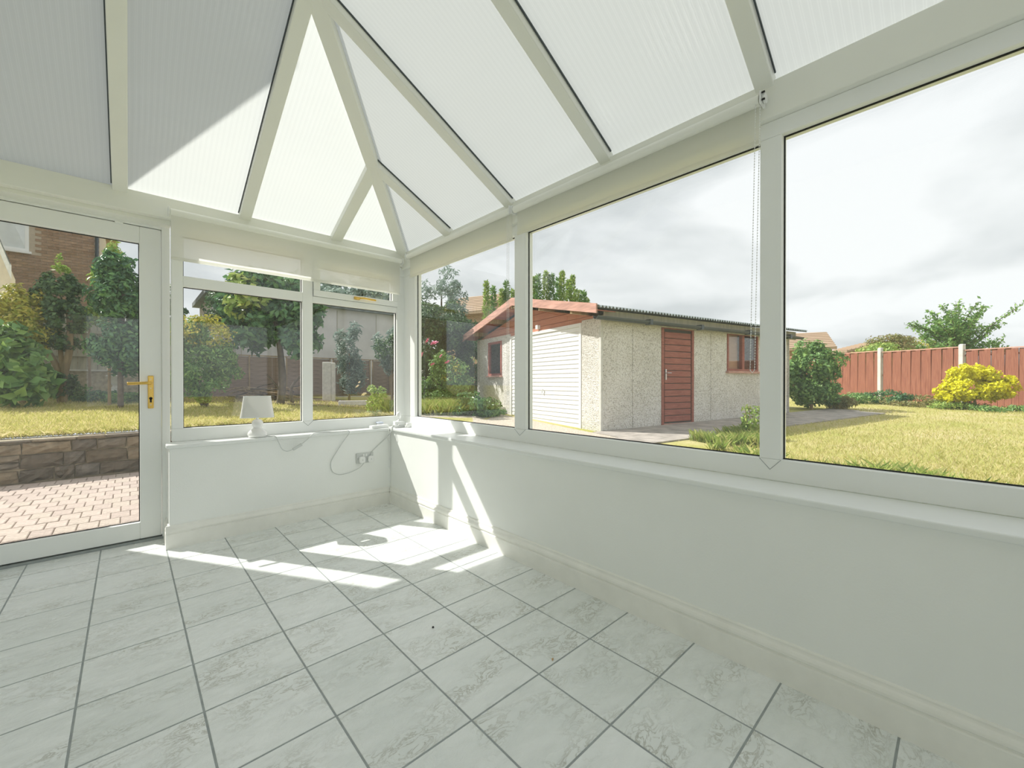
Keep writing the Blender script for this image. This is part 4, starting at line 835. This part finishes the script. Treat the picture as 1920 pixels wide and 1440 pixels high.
def flower(parent, loc, r, m, seed=0):
    g = MB(); rnd = random.Random(seed)
    for ring, (np_, rr, tilt) in enumerate(((5, 1.0, 0.35), (5, 0.75, 0.8), (4, 0.5, 1.15), (3, 0.28, 1.4))):
        for k in range(np_):
            a = 2 * math.pi * k / np_ + ring * 0.5; w = 0.85 * math.pi / np_
            v = []
            for i, t in enumerate((0.1, 0.6, 1.0)):
                for s_ in (-1, 0, 1):
                    aa = a + s_ * w * (0.6 + 0.5 * (i == 1)); rad = r * rr * t * math.cos(tilt * 0.55) + 0.002; zz_ = r * rr * t * math.sin(tilt) * 0.9 - 0.12 * r * (i == 2) * (ring == 0)
                    v.append((rad * math.cos(aa), rad * math.sin(aa), zz_ + r * 0.05 * abs(s_)))
            g.add(v, [(0, 1, 4, 3), (1, 2, 5, 4), (3, 4, 7, 6), (4, 5, 8, 7)])
    o = g.build('rose_flower', m, parent, smooth=True); o.location = loc; o.rotation_euler = (rnd.uniform(0.3, 1.1), rnd.uniform(-0.4, 0.4), rnd.uniform(-2.6, -1.6)); return o
RR = Vector((CS, -SN, 0)); FF = Vector((SN, CS, 0))
x, y = at(832, 9.8); z = gh(x, y)
ro = shrub('pink_rose_bush', 'climbing rose bush with pink flowers in front of the hedge', 'rose bush', x, y, z, [(-0.14, 0.12, 0.62, 0.46, 0.46, 0.5, 1700), (0.22, -0.22, 0.85, 0.38, 0.38, 0.4, 1000), (0, 0, 1.15, 0.3, 0.3, 0.28, 600)], M['leaf_mid'], 0.075, aspect=0.55, lumps=22, trunk=[([(0, 0, -0.05), (0.06, 0.0, 0.5), (0.12, -0.1, 1.1)], 0.012, 0.006), ([(0, 0, -0.05), (-0.1, 0.05, 0.5), (-0.22, 0.15, 0.95)], 0.012, 0.006)], tm_=M['stem'])
P_, N_ = blob_pts((0.16, -0.16, 0.95), (0.3, 0.3, 0.32), 420, 14); leaf_obj('young_leaves', P_, N_, 0.07, M['leaf_gold'], ro, 0.5)
for k, (px, py, r) in enumerate([(811, 640, 0.08), (823, 645, 0.09), (800, 667, 0.085), (848, 681, 0.085), (820, 684, 0.055), (783, 671, 0.055), (836, 668, 0.05)]):
    p = RR * ((px - 832) / FPX * 9.2) - FF * 0.6; flower(ro, (p.x, p.y, zat(py, 9.2) - z), r * 1.1, M['petal_pink'], k)
for px, d, w, h, n, mm, nm, lab in [(888, 9.1, 0.46, 0.44, 1700, 'leaf_laurel', 'leafy_clump', 'low leafy green clump beside the garage gable'), (925, 9.4, 0.32, 0.28, 900, 'leaf_mid', 'leafy_clump', 'small green clump against the gable corner'), (796, 10.2, 0.5, 0.7, 1700, 'leaf_dark', 'leafy_clump', 'dark bushy clump under the pink roses')]:
    x, y = at(px, d); shrub(nm, lab, 'plant', x, y, gh(x, y), [(0, 0, h * 0.5, w, w, h * 0.62, n)], M[mm], 0.085, lumps=18, aspect=0.55, group='leafy clumps by the garage')
x, y = at(1000, 16.5); z = gh(x, y)
hs = thing('shooting_hedge', 'row of tall upright leafy shoots rising behind the garage', 'hedge', (x, y, z))
for px, py, w in [(912, 530, 0.17), (925, 540, 0.15), (941, 545, 0.18), (950, 530, 0.2), (962, 545, 0.2), (976, 540, 0.2), (989, 525, 0.2), (1000, 520, 0.2), (1009, 517, 0.22), (1024, 512, 0.26), (1034, 516, 0.24), (1048, 524, 0.24), (1054, 511, 0.18), (1066, 528, 0.26), (1073, 518, 0.16), (1081, 545, 0.3), (1093, 548, 0.3), (1100, 560, 0.25)]:
    d = 16.5 + RNG.uniform(-0.5, 0.5); q = at(px, d); zt_ = zat(py, d) - z; w *= 0.72; zb_ = 2.6; n = int(300 * (zt_ - zb_)); t = RNG.uniform(0, 1, n); ang = RNG.uniform(0, 6.28, n); rr = w * (1.05 - t) ** 0.6 * RNG.uniform(0.2, 1, n)
    P_ = np.stack([q[0] - x + rr * np.cos(ang), q[1] - y + rr * np.sin(ang), zb_ + (zt_ - zb_) * t], 1); N_ = RNG.normal(size=(n, 3)) + [0, 0, 0.5]; tg = np.stack([np.cos(ang), np.sin(ang), np.full(n, 1.0)], 1)
    leaf_obj('shoot', P_, N_, 0.14, M['leaf_light'] if RNG.random() < 0.6 else M['leaf_mid'], hs, 0.4, tang=tg)
P_, N_ = blob_pts((0, 0, 1.4), (2.4, 2.4, 1.2), 3000, 40); leaf_obj('foliage', P_, N_, 0.2, M['leaf_mid'], hs)
x, y = at(1408, 6.3); z = gh(x, y)
shrub('sapling', 'spindly young sapling growing in the rough grass by the path', 'sapling', x, y, z, [(0, 0, 0.32, 0.16, 0.16, 0.22, 420)], M['leaf_light'], 0.055, aspect=0.5, trunk=[([(0, 0, -0.03), (0.02, 0.01, 0.25), (0.0, 0.03, 0.5)], 0.01, 0.004), ([(0, 0, 0.0), (-0.05, 0.03, 0.25), (-0.1, 0.05, 0.45)], 0.008, 0.004)])

# ------------------------------------------------------------ grass
def scatter(n, d0, d1, p0, p1, cond=None):
    out_ = []
    while len(out_) < n:
        d = math.exp(random.uniform(math.log(d0), math.log(d1))); px = random.uniform(p0, p1); q = at(px, d)
        if cond is None or cond(*q): out_.append((q[0], q[1], gh(*q)))
    return out_
def ginv(x, y): dx, dy = x - GX, y - GY; return (dx * math.cos(GA) + dy * math.sin(GA), -dx * math.sin(GA) + dy * math.cos(GA))
def on_grass(x, y):
    u, v = ginv(x, y)
    if u < -0.15 and v > -1.3: return False
    if x < 2.3: return False
    if u < 0.6 and v > -1.9 and v < 0: return False
    return not (u > -0.4 and v > -1.24 and u < 7.9)
grass('mown_grass', 'short sunburnt grass of the side lawn', scatter(52000, 3.2, 14, 1180, 2150, on_grass), 0.045, M['blade'], wid=0.004)
grass('rough_grass', 'longer rough grass growing along the conservatory wall', scatter(5200, 2.6, 5.3, 1380, 2000, lambda x, y: x < 5.4 + 0.3 * math.sin(y * 4) and x > 2.3 and y > -1.2), 0.15, M['blade_green'], wid=0.004, lean=0.5)
grass('path_edge_grass', 'tufts of long grass at the edge of the garage path', [p for p in scatter(2600, 5.4, 7.2, 1235, 1440, lambda x, y: on_grass(x, y) and ginv(x, y)[1] < -1.26 and ginv(x, y)[1] > -2.2 and math.sin(x * 5) * math.sin(y * 4.3) > -0.2)], 0.15, M['blade_green'], wid=0.004, lean=0.45)
x, y = at(822, 9.3)
grass('long_grass_clump', 'clump of long arching grass below the pink roses', [(x + RNG.normal() * 0.34, y + RNG.normal() * 0.2, gh(x, y)) for _ in range(2600)], 0.30, M['blade_green'], wid=0.003, lean=0.4)
def back_ok(x, y): return 7.62 < y < 14.6
grass('back_lawn_grass', 'short sunlit grass of the raised back lawn', [p for p in scatter(36000, 4.9, 11, -60, 770, back_ok)], 0.05, M['blade'], wid=0.005)
grass('wall_top_grass', 'dry grass fringe overhanging the stone retaining wall', [(RNG.uniform(-2.4, 4.2), 7.56 + RNG.normal() * 0.05, 0.40) for _ in range(3600)], 0.075, M['blade'], wid=0.004, lean=0.6)

# ------------------------------------------------------------ back garden
def bush(px, d, **k):
    x, y = at(px, d); return x, y, gh(x, y)
def LB(a, b_): v = RR * a + FF * b_; return v.x, v.y
def sh2(name, label, cat, px, d, blobs, mm, size, **k):
    x, y = at(px, d); z = gh(x, y); bl = []
    for (la, de, zc_, rw_, rd_, rz_, n) in blobs: v = LB(la, de); bl.append((v[0], v[1], zc_, rw_, rw_ * 0.9, rz_, n))
    return shrub(name, label, cat, x, y, z, bl, M[mm], size, **k)
sh2('laurel_bush', 'tall glossy dark laurel bush beside the door-side lawn', 'bush', 226, 8.0, [(0.0, 0, 1.25, 0.42, 0, 0.6, 2600), (0.05, 0, 2.1, 0.42, 0, 0.55, 2600), (-0.1, 0, 2.65, 0.28, 0, 0.32, 900), (0.3, 0, 0.9, 0.35, 0, 0.5, 1400)], 'leaf_laurel', 0.11, lumps=26, aspect=0.45, trunk=[([(0, 0, -0.1), (0, 0, 1.0), (0.05, 0, 2.2)], 0.05, 0.03)], tm_=M['darkbark'])
sh2('pale_tipped_bush', 'pale yellow-green leafy shoots at the laurel top', 'bush', 205, 8.3, [(0, 0, 2.55, 0.25, 0, 0.45, 700), (0.1, 0, 3.0, 0.12, 0, 0.3, 200)], 'leaf_light', 0.11, lumps=12, trunk=[([(0, 0, -0.1), (0, 0, 2.5)], 0.03, 0.015)])
x, y = at(116, 8.6); z = gh(x, y)
iv = sh2('ivy_trunk_tree', 'ivy-clad forked tree trunk with a rounded dark crown', 'tree', 116, 8.6, [(-0.05, 0, 2.2, 0.36, 0, 0.52, 3200), (0.1, 0, 1.75, 0.40, 0, 0.35, 1700), (-0.05, 0, 1.3, 0.36, 0, 0.22, 900), (0.0, 0, 0.42, 0.30, 0, 0.28, 700)], 'leaf_dark', 0.075, lumps=30, lump=0.24, aspect=0.7, trunk=[([(0, 0, -0.1), (-0.02, 0, 0.55), (-0.2, 0.1, 1.1), (-0.3, 0.15, 1.6)], 0.075, 0.03), ([(0, 0, -0.1), (0.03, 0, 0.6), (0.12, -0.05, 1.2), (0.1, 0, 2.0)], 0.085, 0.04), ([(0.05, -0.03, 0.3), (0.0, 0, 0.8), (-0.06, 0, 1.9)], 0.05, 0.03)])
P_, N_ = blob_pts((0.0, 0, 2.85), (0.09, 0.09, 0.22), 160, 6); leaf_obj('top_shoot', P_, N_, 0.08, M['leaf_light'], iv)
sh2('big_leaf_shrub', 'shrub with large hand-shaped green leaves at the lawn edge', 'shrub', 22, 7.6, [(0, 0, 0.75, 0.5, 0, 0.55, 700), (-0.3, 0, 1.15, 0.45, 0, 0.4, 420), (0.25, 0, 0.4, 0.35, 0, 0.35, 300)], 'leaf_mid', 0.24, lumps=22, aspect=0.55, trunk=[([(0, 0, -0.05), (0, 0, 0.8)], 0.03, 0.02)])
sh2('golden_shrub', 'yellow-green golden shrub in front of the brick house', 'shrub', 42, 8.25, [(0, 0, 1.95, 0.42, 0, 0.36, 1500), (-0.25, 0, 1.6, 0.45, 0, 0.4, 1000), (0.2, 0, 1.4, 0.3, 0, 0.35, 600)], 'leaf_gold', 0.10, lumps=24, trunk=[([(0, 0, -0.1), (0, 0, 1.6)], 0.05, 0.03)])
sh2('flowering_bush', 'leafy bush with orange-red flowers before the grey board fence', 'bush', 168, 10.2, [(0, 0, 1.95, 0.35, 0, 0.35, 900)], 'leaf_light', 0.09, lumps=14, trunk=[([(0, 0, -0.1), (0, 0, 1.8)], 0.03, 0.02)])
fb = bpy.data.objects['flowering_bush']
for k, (la, zc_) in enumerate([(-0.02, 2.25), (0.06, 2.22), (0.05, 1.62), (0.14, 1.6), (-0.05, 1.66)]): v = LB(la, -0.36); flower(fb, (v[0], v[1], zc_), 0.06, M['petal_red'], k + 20)
for k, (px, d, w, h, mm, lab) in enumerate([(20, 9.4, 0.55, 0.28, 'leaf_laurel', 'creeping green ground cover below the big-leaf shrub'), (80, 9.5, 0.5, 0.3, 'leaf_mid', 'low leafy ground cover at the foot of the ivy tree'), (135, 9.3, 0.3, 0.5, 'leaf_mid', 'pointed mound of creeping ground cover on the bed'), (195, 9.2, 0.5, 0.26, 'leaf_laurel', 'dark creeping ground cover below the laurel'), (240, 8.9, 0.45, 0.24, 'leaf_mid', 'creeping ground cover under the laurel by the door side')]):
    sh2('ground_cover', lab, 'plant', px, d, [(0, 0, h * 0.3, w, 0, h * 0.6, 1200)], mm, 0.075, lumps=20, group='ground cover along the back bed')
# planting seen through the lamp window
tr = sh2('broadleaf_tree', 'broad-leaved evergreen tree with bare trunk behind the lamp', 'tree', 525, 9.6, [(-0.55, 0, 1.75, 0.55, 0, 0.5, 1500), (0.1, 0, 1.95, 0.65, 0, 0.55, 2000), (-0.9, 0, 2.25, 0.5, 0, 0.45, 1100), (0.35, 0, 1.5, 0.5, 0, 0.35, 900), (-0.4, 0, 2.6, 0.45, 0, 0.3, 700), (-0.75, 0, 2.85, 0.45, 0, 0.28, 420), (0.1, 0, 2.7, 0.5, 0, 0.4, 600), (0.5, 0, 2.2, 0.45, 0, 0.5, 900)], 'leaf_laurel', 0.17, lumps=24, aspect=0.5, trunk=[([(0, 0, -0.1), (0.05, 0, 0.6), (0.0, 0, 1.3), (-0.1, 0, 1.9)], 0.09, 0.05), ([(0.3, 0.1, -0.1), (0.25, 0, 0.4), (0.55, 0, 0.75)], 0.04, 0.02), ([(0.02, 0, 0.3), (-0.25, 0.1, 0.7)], 0.03, 0.015)], tm_=M['darkbark'])
P_, N_ = blob_pts((*LB(-0.4, -0.3), 2.35), (0.55, 0.5, 0.5), 800, 18); leaf_obj('leaves_painted_sunlit', P_, N_, 0.17, M['leaf_light'], tr, 0.5)  # paler leaf colour stands in for sunlight on part of the crown
sh2('feathery_bush', 'big feathery green bush with golden tips left of the lamp', 'bush', 385, 8.7, [(0, 0, 0.75, 0.62, 0, 0.6, 4200), (-0.25, 0, 1.45, 0.5, 0, 0.4, 2200), (0.35, 0, 0.95, 0.42, 0, 0.42, 1800)], 'leaf_mid', 0.085, lumps=34, lump=0.25, aspect=0.4, trunk=[([(0, 0, -0.1), (0.05, 0, 0.6)], 0.05, 0.03), ([(0, 0, -0.1), (-0.3, 0.1, 0.7)], 0.04, 0.02)], tm_=M['darkbark'])
P_, N_ = blob_pts((*LB(0.1, -0.2), 1.55), (0.55, 0.45, 0.35), 900, 18); leaf_obj('golden_tips', P_, N_, 0.08, M['leaf_gold'], bpy.data.objects['feathery_bush'], 0.45)
sh2('slender_tree', 'slender airy tree beyond the feathery bush', 'tree', 425, 11.5, [(0, 0, 2.5, 0.6, 0, 0.55, 1200), (0.3, 0, 1.9, 0.5, 0, 0.6, 900)], 'leaf_dark', 0.12, lumps=24, trunk=[([(0, 0, -0.1), (0, 0, 2.4)], 0.05, 0.02)], tm_=M['darkbark'])
sh2('hanging_twig_tree', 'leafy branch tip hanging into view against the sky', 'tree', 318, 10.2, [(0.1, 0, 2.15, 0.25, 0, 0.25, 110), (-0.4, 0, 2.3, 0.5, 0, 0.6, 700)], 'leaf_dark', 0.12, lumps=10, trunk=[([(0, 0, -0.1), (-0.1, 0, 2.1)], 0.05, 0.02)], tm_=M['darkbark'])
sh2('backdrop_tree', 'tall blue-green tree rising behind the rendered building', 'tree', 668, 23, [(0, 0, 4.7, 1.8, 0, 1.0, 2600), (1.2, 0, 5.5, 1.4, 0, 1.0, 1800), (-1.4, 0, 5.3, 1.2, 0, 0.9, 1400)], 'leaf_blue', 0.26, lumps=34, trunk=[([(0, 0, -0.1), (0, 0, 3.6)], 0.12, 0.06)], tm_=M['darkbark'])
sh2('weeping_shrub', 'pale blue-green weeping shrub against the rendered wall', 'shrub', 655, 12.4, [(0, 0, 1.55, 0.42, 0, 0.75, 1500), (0.1, 0, 0.7, 0.4, 0, 0.5, 800)], 'leaf_blue', 0.16, aspect=0.2, lumps=16, trunk=[([(0, 0, -0.1), (0, 0, 1.5)], 0.04, 0.02)])
sh2('corner_shrub', 'blue-green shrub at the end of the brown fence', 'shrub', 735, 12.2, [(0, 0, 1.6, 0.45, 0, 0.85, 1500)], 'leaf_blue', 0.15, aspect=0.3, lumps=16, trunk=[([(0, 0, -0.1), (0, 0, 1.5)], 0.04, 0.02)])
x, y = at(700, 7.9); z = gh(x, y)
wr = shrub('white_rose_bush', 'small rose bush with cream-white flowers on the raised lawn', 'rose bush', x, y, z, [(0.05, -0.02, 0.42, 0.17, 0.17, 0.17, 420), (0, 0, 0.2, 0.12, 0.12, 0.16, 140)], M['leaf_light'], 0.06, aspect=0.5, lumps=12, trunk=[([(0, 0, -0.03), (0.02, 0, 0.25), (0.05, 0, 0.45)], 0.010, 0.005), ([(0, 0, -0.03), (-0.06, 0.02, 0.3), (-0.14, 0.06, 0.4)], 0.007, 0.004)], tm_=M['stem'])
for k, (px, py, r) in enumerate([(678, 725, 0.05), (690, 740, 0.055), (681, 717, 0.025), (697, 712, 0.02)]):
    p = RR * ((px - 700) / FPX * 7.7) - FF * 0.2; flower(wr, (p.x, p.y, zat(py, 7.7) - z), r, M['petal_white'], k + 40)
grass('tall_grass_clump', 'tall green grass clump behind the cream-white rose', [(at(738, 8.9)[0] + RNG.normal() * 0.15, at(738, 8.9)[1] + RNG.normal() * 0.2, gh(*at(738, 8.9))) for _ in range(1200)], 0.24, M['blade_green'], wid=0.003, lean=0.35)
x, y = at(500, 10.6); z = gh(x, y)
lp = thing('log_pile', 'heap of dry brown sticks and prunings by the bare trunk', 'log pile', (x, y, z))
for k in range(46):
    a = random.uniform(-0.5, 0.5); q = Vector((*LB(random.uniform(-0.75, 0.75), random.uniform(-0.25, 0.25)), random.uniform(0.03, 0.30))); dv_ = (RR * math.cos(a) + FF * math.sin(a) * 0.6 + Vector((0, 0, random.uniform(-0.25, 0.3)))) * random.uniform(0.2, 0.5)
    MB().tube([q - dv_, q + dv_ * 0.1 + Vector((0, 0, 0.04)), q + dv_], random.uniform(0.008, 0.022), 5).build('stick', M['bark' if k % 3 else 'darkbark'], lp)
# soil bed strip at the back of the lawn
g = MB(); k = {}
us = [-70 + 42 * i for i in range(21)]
for j, (d0, d1) in enumerate(((9.6, 9.6), (12.5, 12.5))):
    for i, px in enumerate(us): q = at(px, d0 + 0.25 * math.sin(i * 1.1)); k[i, j] = len(g.v); g.v.append((q[0], q[1], gh(*q) + 0.015))
for i in range(len(us) - 1): g.f.append((k[i, 0], k[i + 1, 0], k[i + 1, 1], k[i, 1]))
n = len(g.v); g.v += [(a, b_, c_ - 0.1) for a, b_, c_ in g.v]; g.f += [tuple(q + n for q in reversed(f)) for f in g.f]
tag(g.build('floor_soil_bed', M['soil']), 'bare brown soil bed along the back of the lawn', 'soil bed', kind='structure')
# brown slatted fence panels and concrete post
BFY = 13.3
for k, (x0, x1, lab) in enumerate([(1.6, 3.3, 'brown slatted fence panel behind the bare tree trunk'), (3.36, 4.62, 'brown slatted fence panel behind the white board'), (4.68, 5.9, 'brown slatted fence panel behind the cream-white rose'), (5.96, 7.2, 'brown slatted fence panel beside the dark hedge')]):
    p = thing('slatted_fence', lab, 'fence', (x0, BFY, 0.62), group='brown slatted fence panels'); w = x1 - x0; sl = None
    for i in range(9):
        o = MB().box(0, w, 0, 0.012, 0, 0.135).build('slat', M['brownslat'], p) if sl is None else sl.copy()
        if sl is None: sl = o
        else: C.objects.link(o)
        o.location = (0, 0.006 * (i % 2), i * 0.126); o.rotation_euler = (0.06, 0, 0)
    for xx in (0.0, w / 2 - 0.02, w - 0.04): MB().box(xx, xx + 0.04, -0.03, -0.004, 0, 1.16).build('batten', M['bark'], p)
    MB().box(-0.02, w + 0.02, -0.04, 0.03, 1.16, 1.19).build('capping_rail', M['bark'], p)
x, y = at(617, 11.6); z = gh(x, y)
wb = thing('white_board_post', 'tall pale weathered board leaning before the brown fence', 'board', (x, y, z), -0.6)
MB().box(-0.17, 0.06, -0.03, 0.03, 0.0, 1.08).build('broad_board', M['whitewood'], wb, bevel=0.01, seg=1); MB().box(0.07, 0.17, -0.05, 0.02, -0.02, 1.06).build('narrow_board', M['whitewood'], wb, bevel=0.01, seg=1)
x, y = at(662, 10.2); MB_ = MB().box(-0.33, 0.33, -0.10, 0.10, 0, 0.13)
tr_ = thing('stone_trough', 'low pale stone trough on the lawn before the brown fence', 'trough', (x, y, gh(x, y)), -0.4); MB_.build('trough_body', M['concrete'], tr_, bevel=0.02); MB().box(-0.28, 0.28, -0.06, 0.06, 0.128, 0.136).build('trough_soil', M['soil'], tr_)
# grey boarded fence on a low wall, seen through the door
gf = thing('boarded_fence', 'tall grey weathered board fence behind the ivy tree', 'fence', (-3.6, 15.2, 1.36))
gbm = None
for i in range(34):
    o = MB().box(0, 0.17, 0, 0.02, 0, 1.42).build('fence_board', M['greyboard'], gf) if gbm is None else gbm.copy()
    if gbm is None: gbm = o
    else: C.objects.link(o)
    o.location = (i * 0.178, 0.004 * (i % 2), random.uniform(-0.02, 0.01))
for z in (0.35, 0.95): MB().box(0, 6.05, -0.05, -0.002, z, z + 0.08).build('fence_rail', M['greyboard'], gf)
MB().box(-0.02, 6.07, -0.06, 0.05, 1.42, 1.45).build('capping_rail', M['whitewood'], gf)
gb = thing('boundary_wall', 'low dark boundary wall under the grey board fence', 'wall', (-3.6, 15.15, 0.6)); MB().box(0, 6.05, 0, 0.22, -0.2, 0.74).build('wall_core', M['drymortar'], gb); MB().box(-0.03, 6.08, -0.03, 0.25, 0.74, 0.78).build('coping', M['concrete'], gb)
x, y = at(216, 9.9); z = gh(x, y); sp_ = thing('stone_urn', 'weathered pale stone urn on a plinth beneath the laurel', 'urn', (x, y, z))
MB().box(-0.13, 0.13, -0.13, 0.13, -0.05, 0.22).build('plinth', M['concrete'], sp_, bevel=0.02); MB().lathe([(0.01, 0.22), (0.10, 0.22), (0.10, 0.25), (0.05, 0.29), (0.05, 0.32), (0.12, 0.42), (0.15, 0.52), (0.17, 0.54), (0.15, 0.56), (0.01, 0.53)], (0, 0, 0), 18).build('bowl', M['concrete'], sp_, smooth=True)

# ------------------------------------------------------------ neighbouring buildings
bh_ = thing('brick_house', 'brown brick neighbouring house with white framed upstairs window', 'house', (-7.5, 17, 0))
BX1 = 6.90                                                   # right corner in the house's own x
MB().box(0, BX1, 0, 6, 0, 6.4).build('wall', M['mortar'], bh_)
MB().prism([(-0.4, -0.35, 6.35), (BX1 + 0.3, -0.35, 6.35), (BX1 + 0.3, 3, 8.0), (-0.4, 3, 8.0)], (0, 0, 0.12)).prism([(-0.4, 6.35, 6.35), (BX1 + 0.3, 6.35, 6.35), (BX1 + 0.3, 3, 8.0), (-0.4, 3, 8.0)], (0, 0, 0.12)).build('roof', M['rooftile'], bh_)
WX0, WX1, WZ0, WZ1 = BX1 - 2.75, BX1 - 1.34, 4.55, 5.75
wn = MB().ring('y', -0.03, 0.05, WX0, WX1, WZ0, WZ1, 0.07).build('window_frame', M['upvc'], bh_); MB().box(WX0 + 0.06, WX1 - 0.06, -0.014, -0.006, WZ0 + 0.06, WZ1 - 0.06).build('pane', M['glass'], wn)
MB().box(WX0 + 0.06, WX1 - 0.06, -0.004, 0.004, WZ0 + 0.06, WZ1 - 0.06).build('net_curtain', plain('pale_curtain', (0.90, 0.93, 0.95), 0.8), wn); MB().box(WX0 - 0.05, WX1 + 0.05, -0.10, 0.0, WZ0 - 0.06, WZ0).build('window_sill', M['upvc'], wn)
brk = MB().box(0, 0.215, -0.014, 0.02, 0, 0.065).build('brick', M['brick'], bh_); first = True; nbk = 0
cells = []
for r_ in range(74, 19, -1):
    for cidx in range(0, 34):
        xx = BX1 - 0.2175 - cidx * 0.225 - (0.1125 if r_ % 2 else 0); zz_ = r_ * 0.075
        if xx < BX1 - 2.7 or (xx + 0.21 > WX0 - 0.02 and xx < WX1 + 0.02 and zz_ + 0.06 > WZ0 - 0.04 and zz_ < WZ1 + 0.02): continue
        cells.append((xx, zz_))
vis = [c_ for c_ in cells if 3.05 < c_[1] < 5.35 and c_[0] > BX1 - 2.2][:300]; rest = [c_ for c_ in cells if c_ not in set(vis)]
for i, (xx, zz_) in enumerate(vis):
    o = brk if i == 0 else brk.copy()
    if i: C.objects.link(o)
    o.location = (xx, 0, zz_)
m = MB(); [m.box(xx, xx + 0.215, -0.014, 0.02, zz_, zz_ + 0.065) for xx, zz_ in rest]; tag(m.build('brickwork', M['brick'], bh_), kind='stuff')
MB().tube([(BX1 - 0.05, -0.08, 1.0), (BX1 - 0.05, -0.08, 6.2)], 0.04, 8).build('downpipe', M['gutter'], bh_)
x, y = at(-28, 8.9)
ob = thing('rendered_outhouse', 'cream rendered outhouse with flaking white sloping barge board', 'outhouse', (x, y, 0.5))
q0 = Vector((*LB(-1.2, 0), 0)); q1 = Vector((*LB(0.66, 0), 0)); dp_ = Vector((*LB(-1.1, 0.8), 0))
z1_ = zat(527, 8.9) - 0.5
def brg(la, up): return Vector((*LB(la, -0.12), z1_ + (0.72 - la) * 2.35 + up))
MB().prism([q0, q1, q1 + Vector((0, 0, z1_ + 0.02)), q0 + Vector((0, 0, z1_ + 1.86 * 2.35))], dp_).build('wall', M['cream_render'], ob)
MB().prism([brg(0.72, 0), brg(-1.2, 0), brg(-1.2, 0.30), brg(0.72, 0.30)], dp_ * 0.03).build('barge_board', M['whitewood'], ob); MB().prism([brg(0.70, 0.24), brg(-1.2, 0.24), brg(-1.2, 0.30), brg(0.70, 0.30)], dp_ * 1.1).build('roof_slab', M['sheet'], ob)
rh = thing('rendered_building', 'pale grey rendered building behind the brown slatted fence', 'building', (1.9, 15.6, 0))
MB().box(0, 7.6, 0, 3, 0.3, 3.75).build('wall', M['render'], rh); MB().box(-0.2, 7.8, -0.25, 3.2, 3.75, 3.9).build('roof_slab', M['sheet'], rh)
for k in range(5): MB().box(0.75 + k * 1.5, 0.77 + k * 1.5, -0.01, 0.01, 0.4, 3.7).build('panel_joint', M['greyboard'], rh)
def far_house(px0, px1, ybase, yeave, yridge, d, label, gable_right=True):
    x0, y0 = at(px0, d); x1, y1 = at(px1, d - 1.5); ang = math.atan2(y1 - y0, x1 - x0); Ln = math.hypot(x1 - x0, y1 - y0); zg = 0.4
    h = thing('distant_house', label, 'house', (x0, y0, zg), ang, group='distant house roofs'); ze_, zr_ = zat(yeave, d) - zg, zat(yridge, d) - zg; dp = 6.0
    MB().prism([(0, 0, 0), (0, dp, 0), (0, dp, ze_), (0, dp / 2, zr_ - 0.1), (0, 0, ze_)], (Ln, 0, 0)).build('wall', M['brickfar'], h)
    MB().prism([(-0.2, -0.4, ze_ - 0.15), (-0.2, dp / 2, zr_), (-0.2, dp / 2, zr_ + 0.12), (-0.2, -0.4, ze_)], (Ln + 0.4, 0, 0)).prism([(-0.2, dp + 0.4, ze_ - 0.15), (-0.2, dp / 2, zr_), (-0.2, dp / 2, zr_ + 0.12), (-0.2, dp + 0.4, ze_)], (Ln + 0.4, 0, 0)).build('roof', M['rooftile'], h)
    nr_ = 9
    for i in range(nr_):
        t = i / nr_; ya, za_ = -0.4 + (dp / 2 + 0.4) * t, ze_ + 0.0 + (zr_ + 0.12 - ze_) * t
        MB().box(-0.2, Ln + 0.2, ya, ya + 0.06, za_ - 0.02, za_ + 0.05).build('tile_course', M['rooftile'], h)
    return h
far_house(1455, 1560, 700, 655, 622, 30, 'distant house with brown tiled roof beyond the garage end')
far_house(820, 905, 640, 592, 546, 27, 'distant house with tiled roof above the dark hedge')
far_house(1560, 1592, 690, 660, 645, 34, 'small distant roof between hedge and brown tiled house')
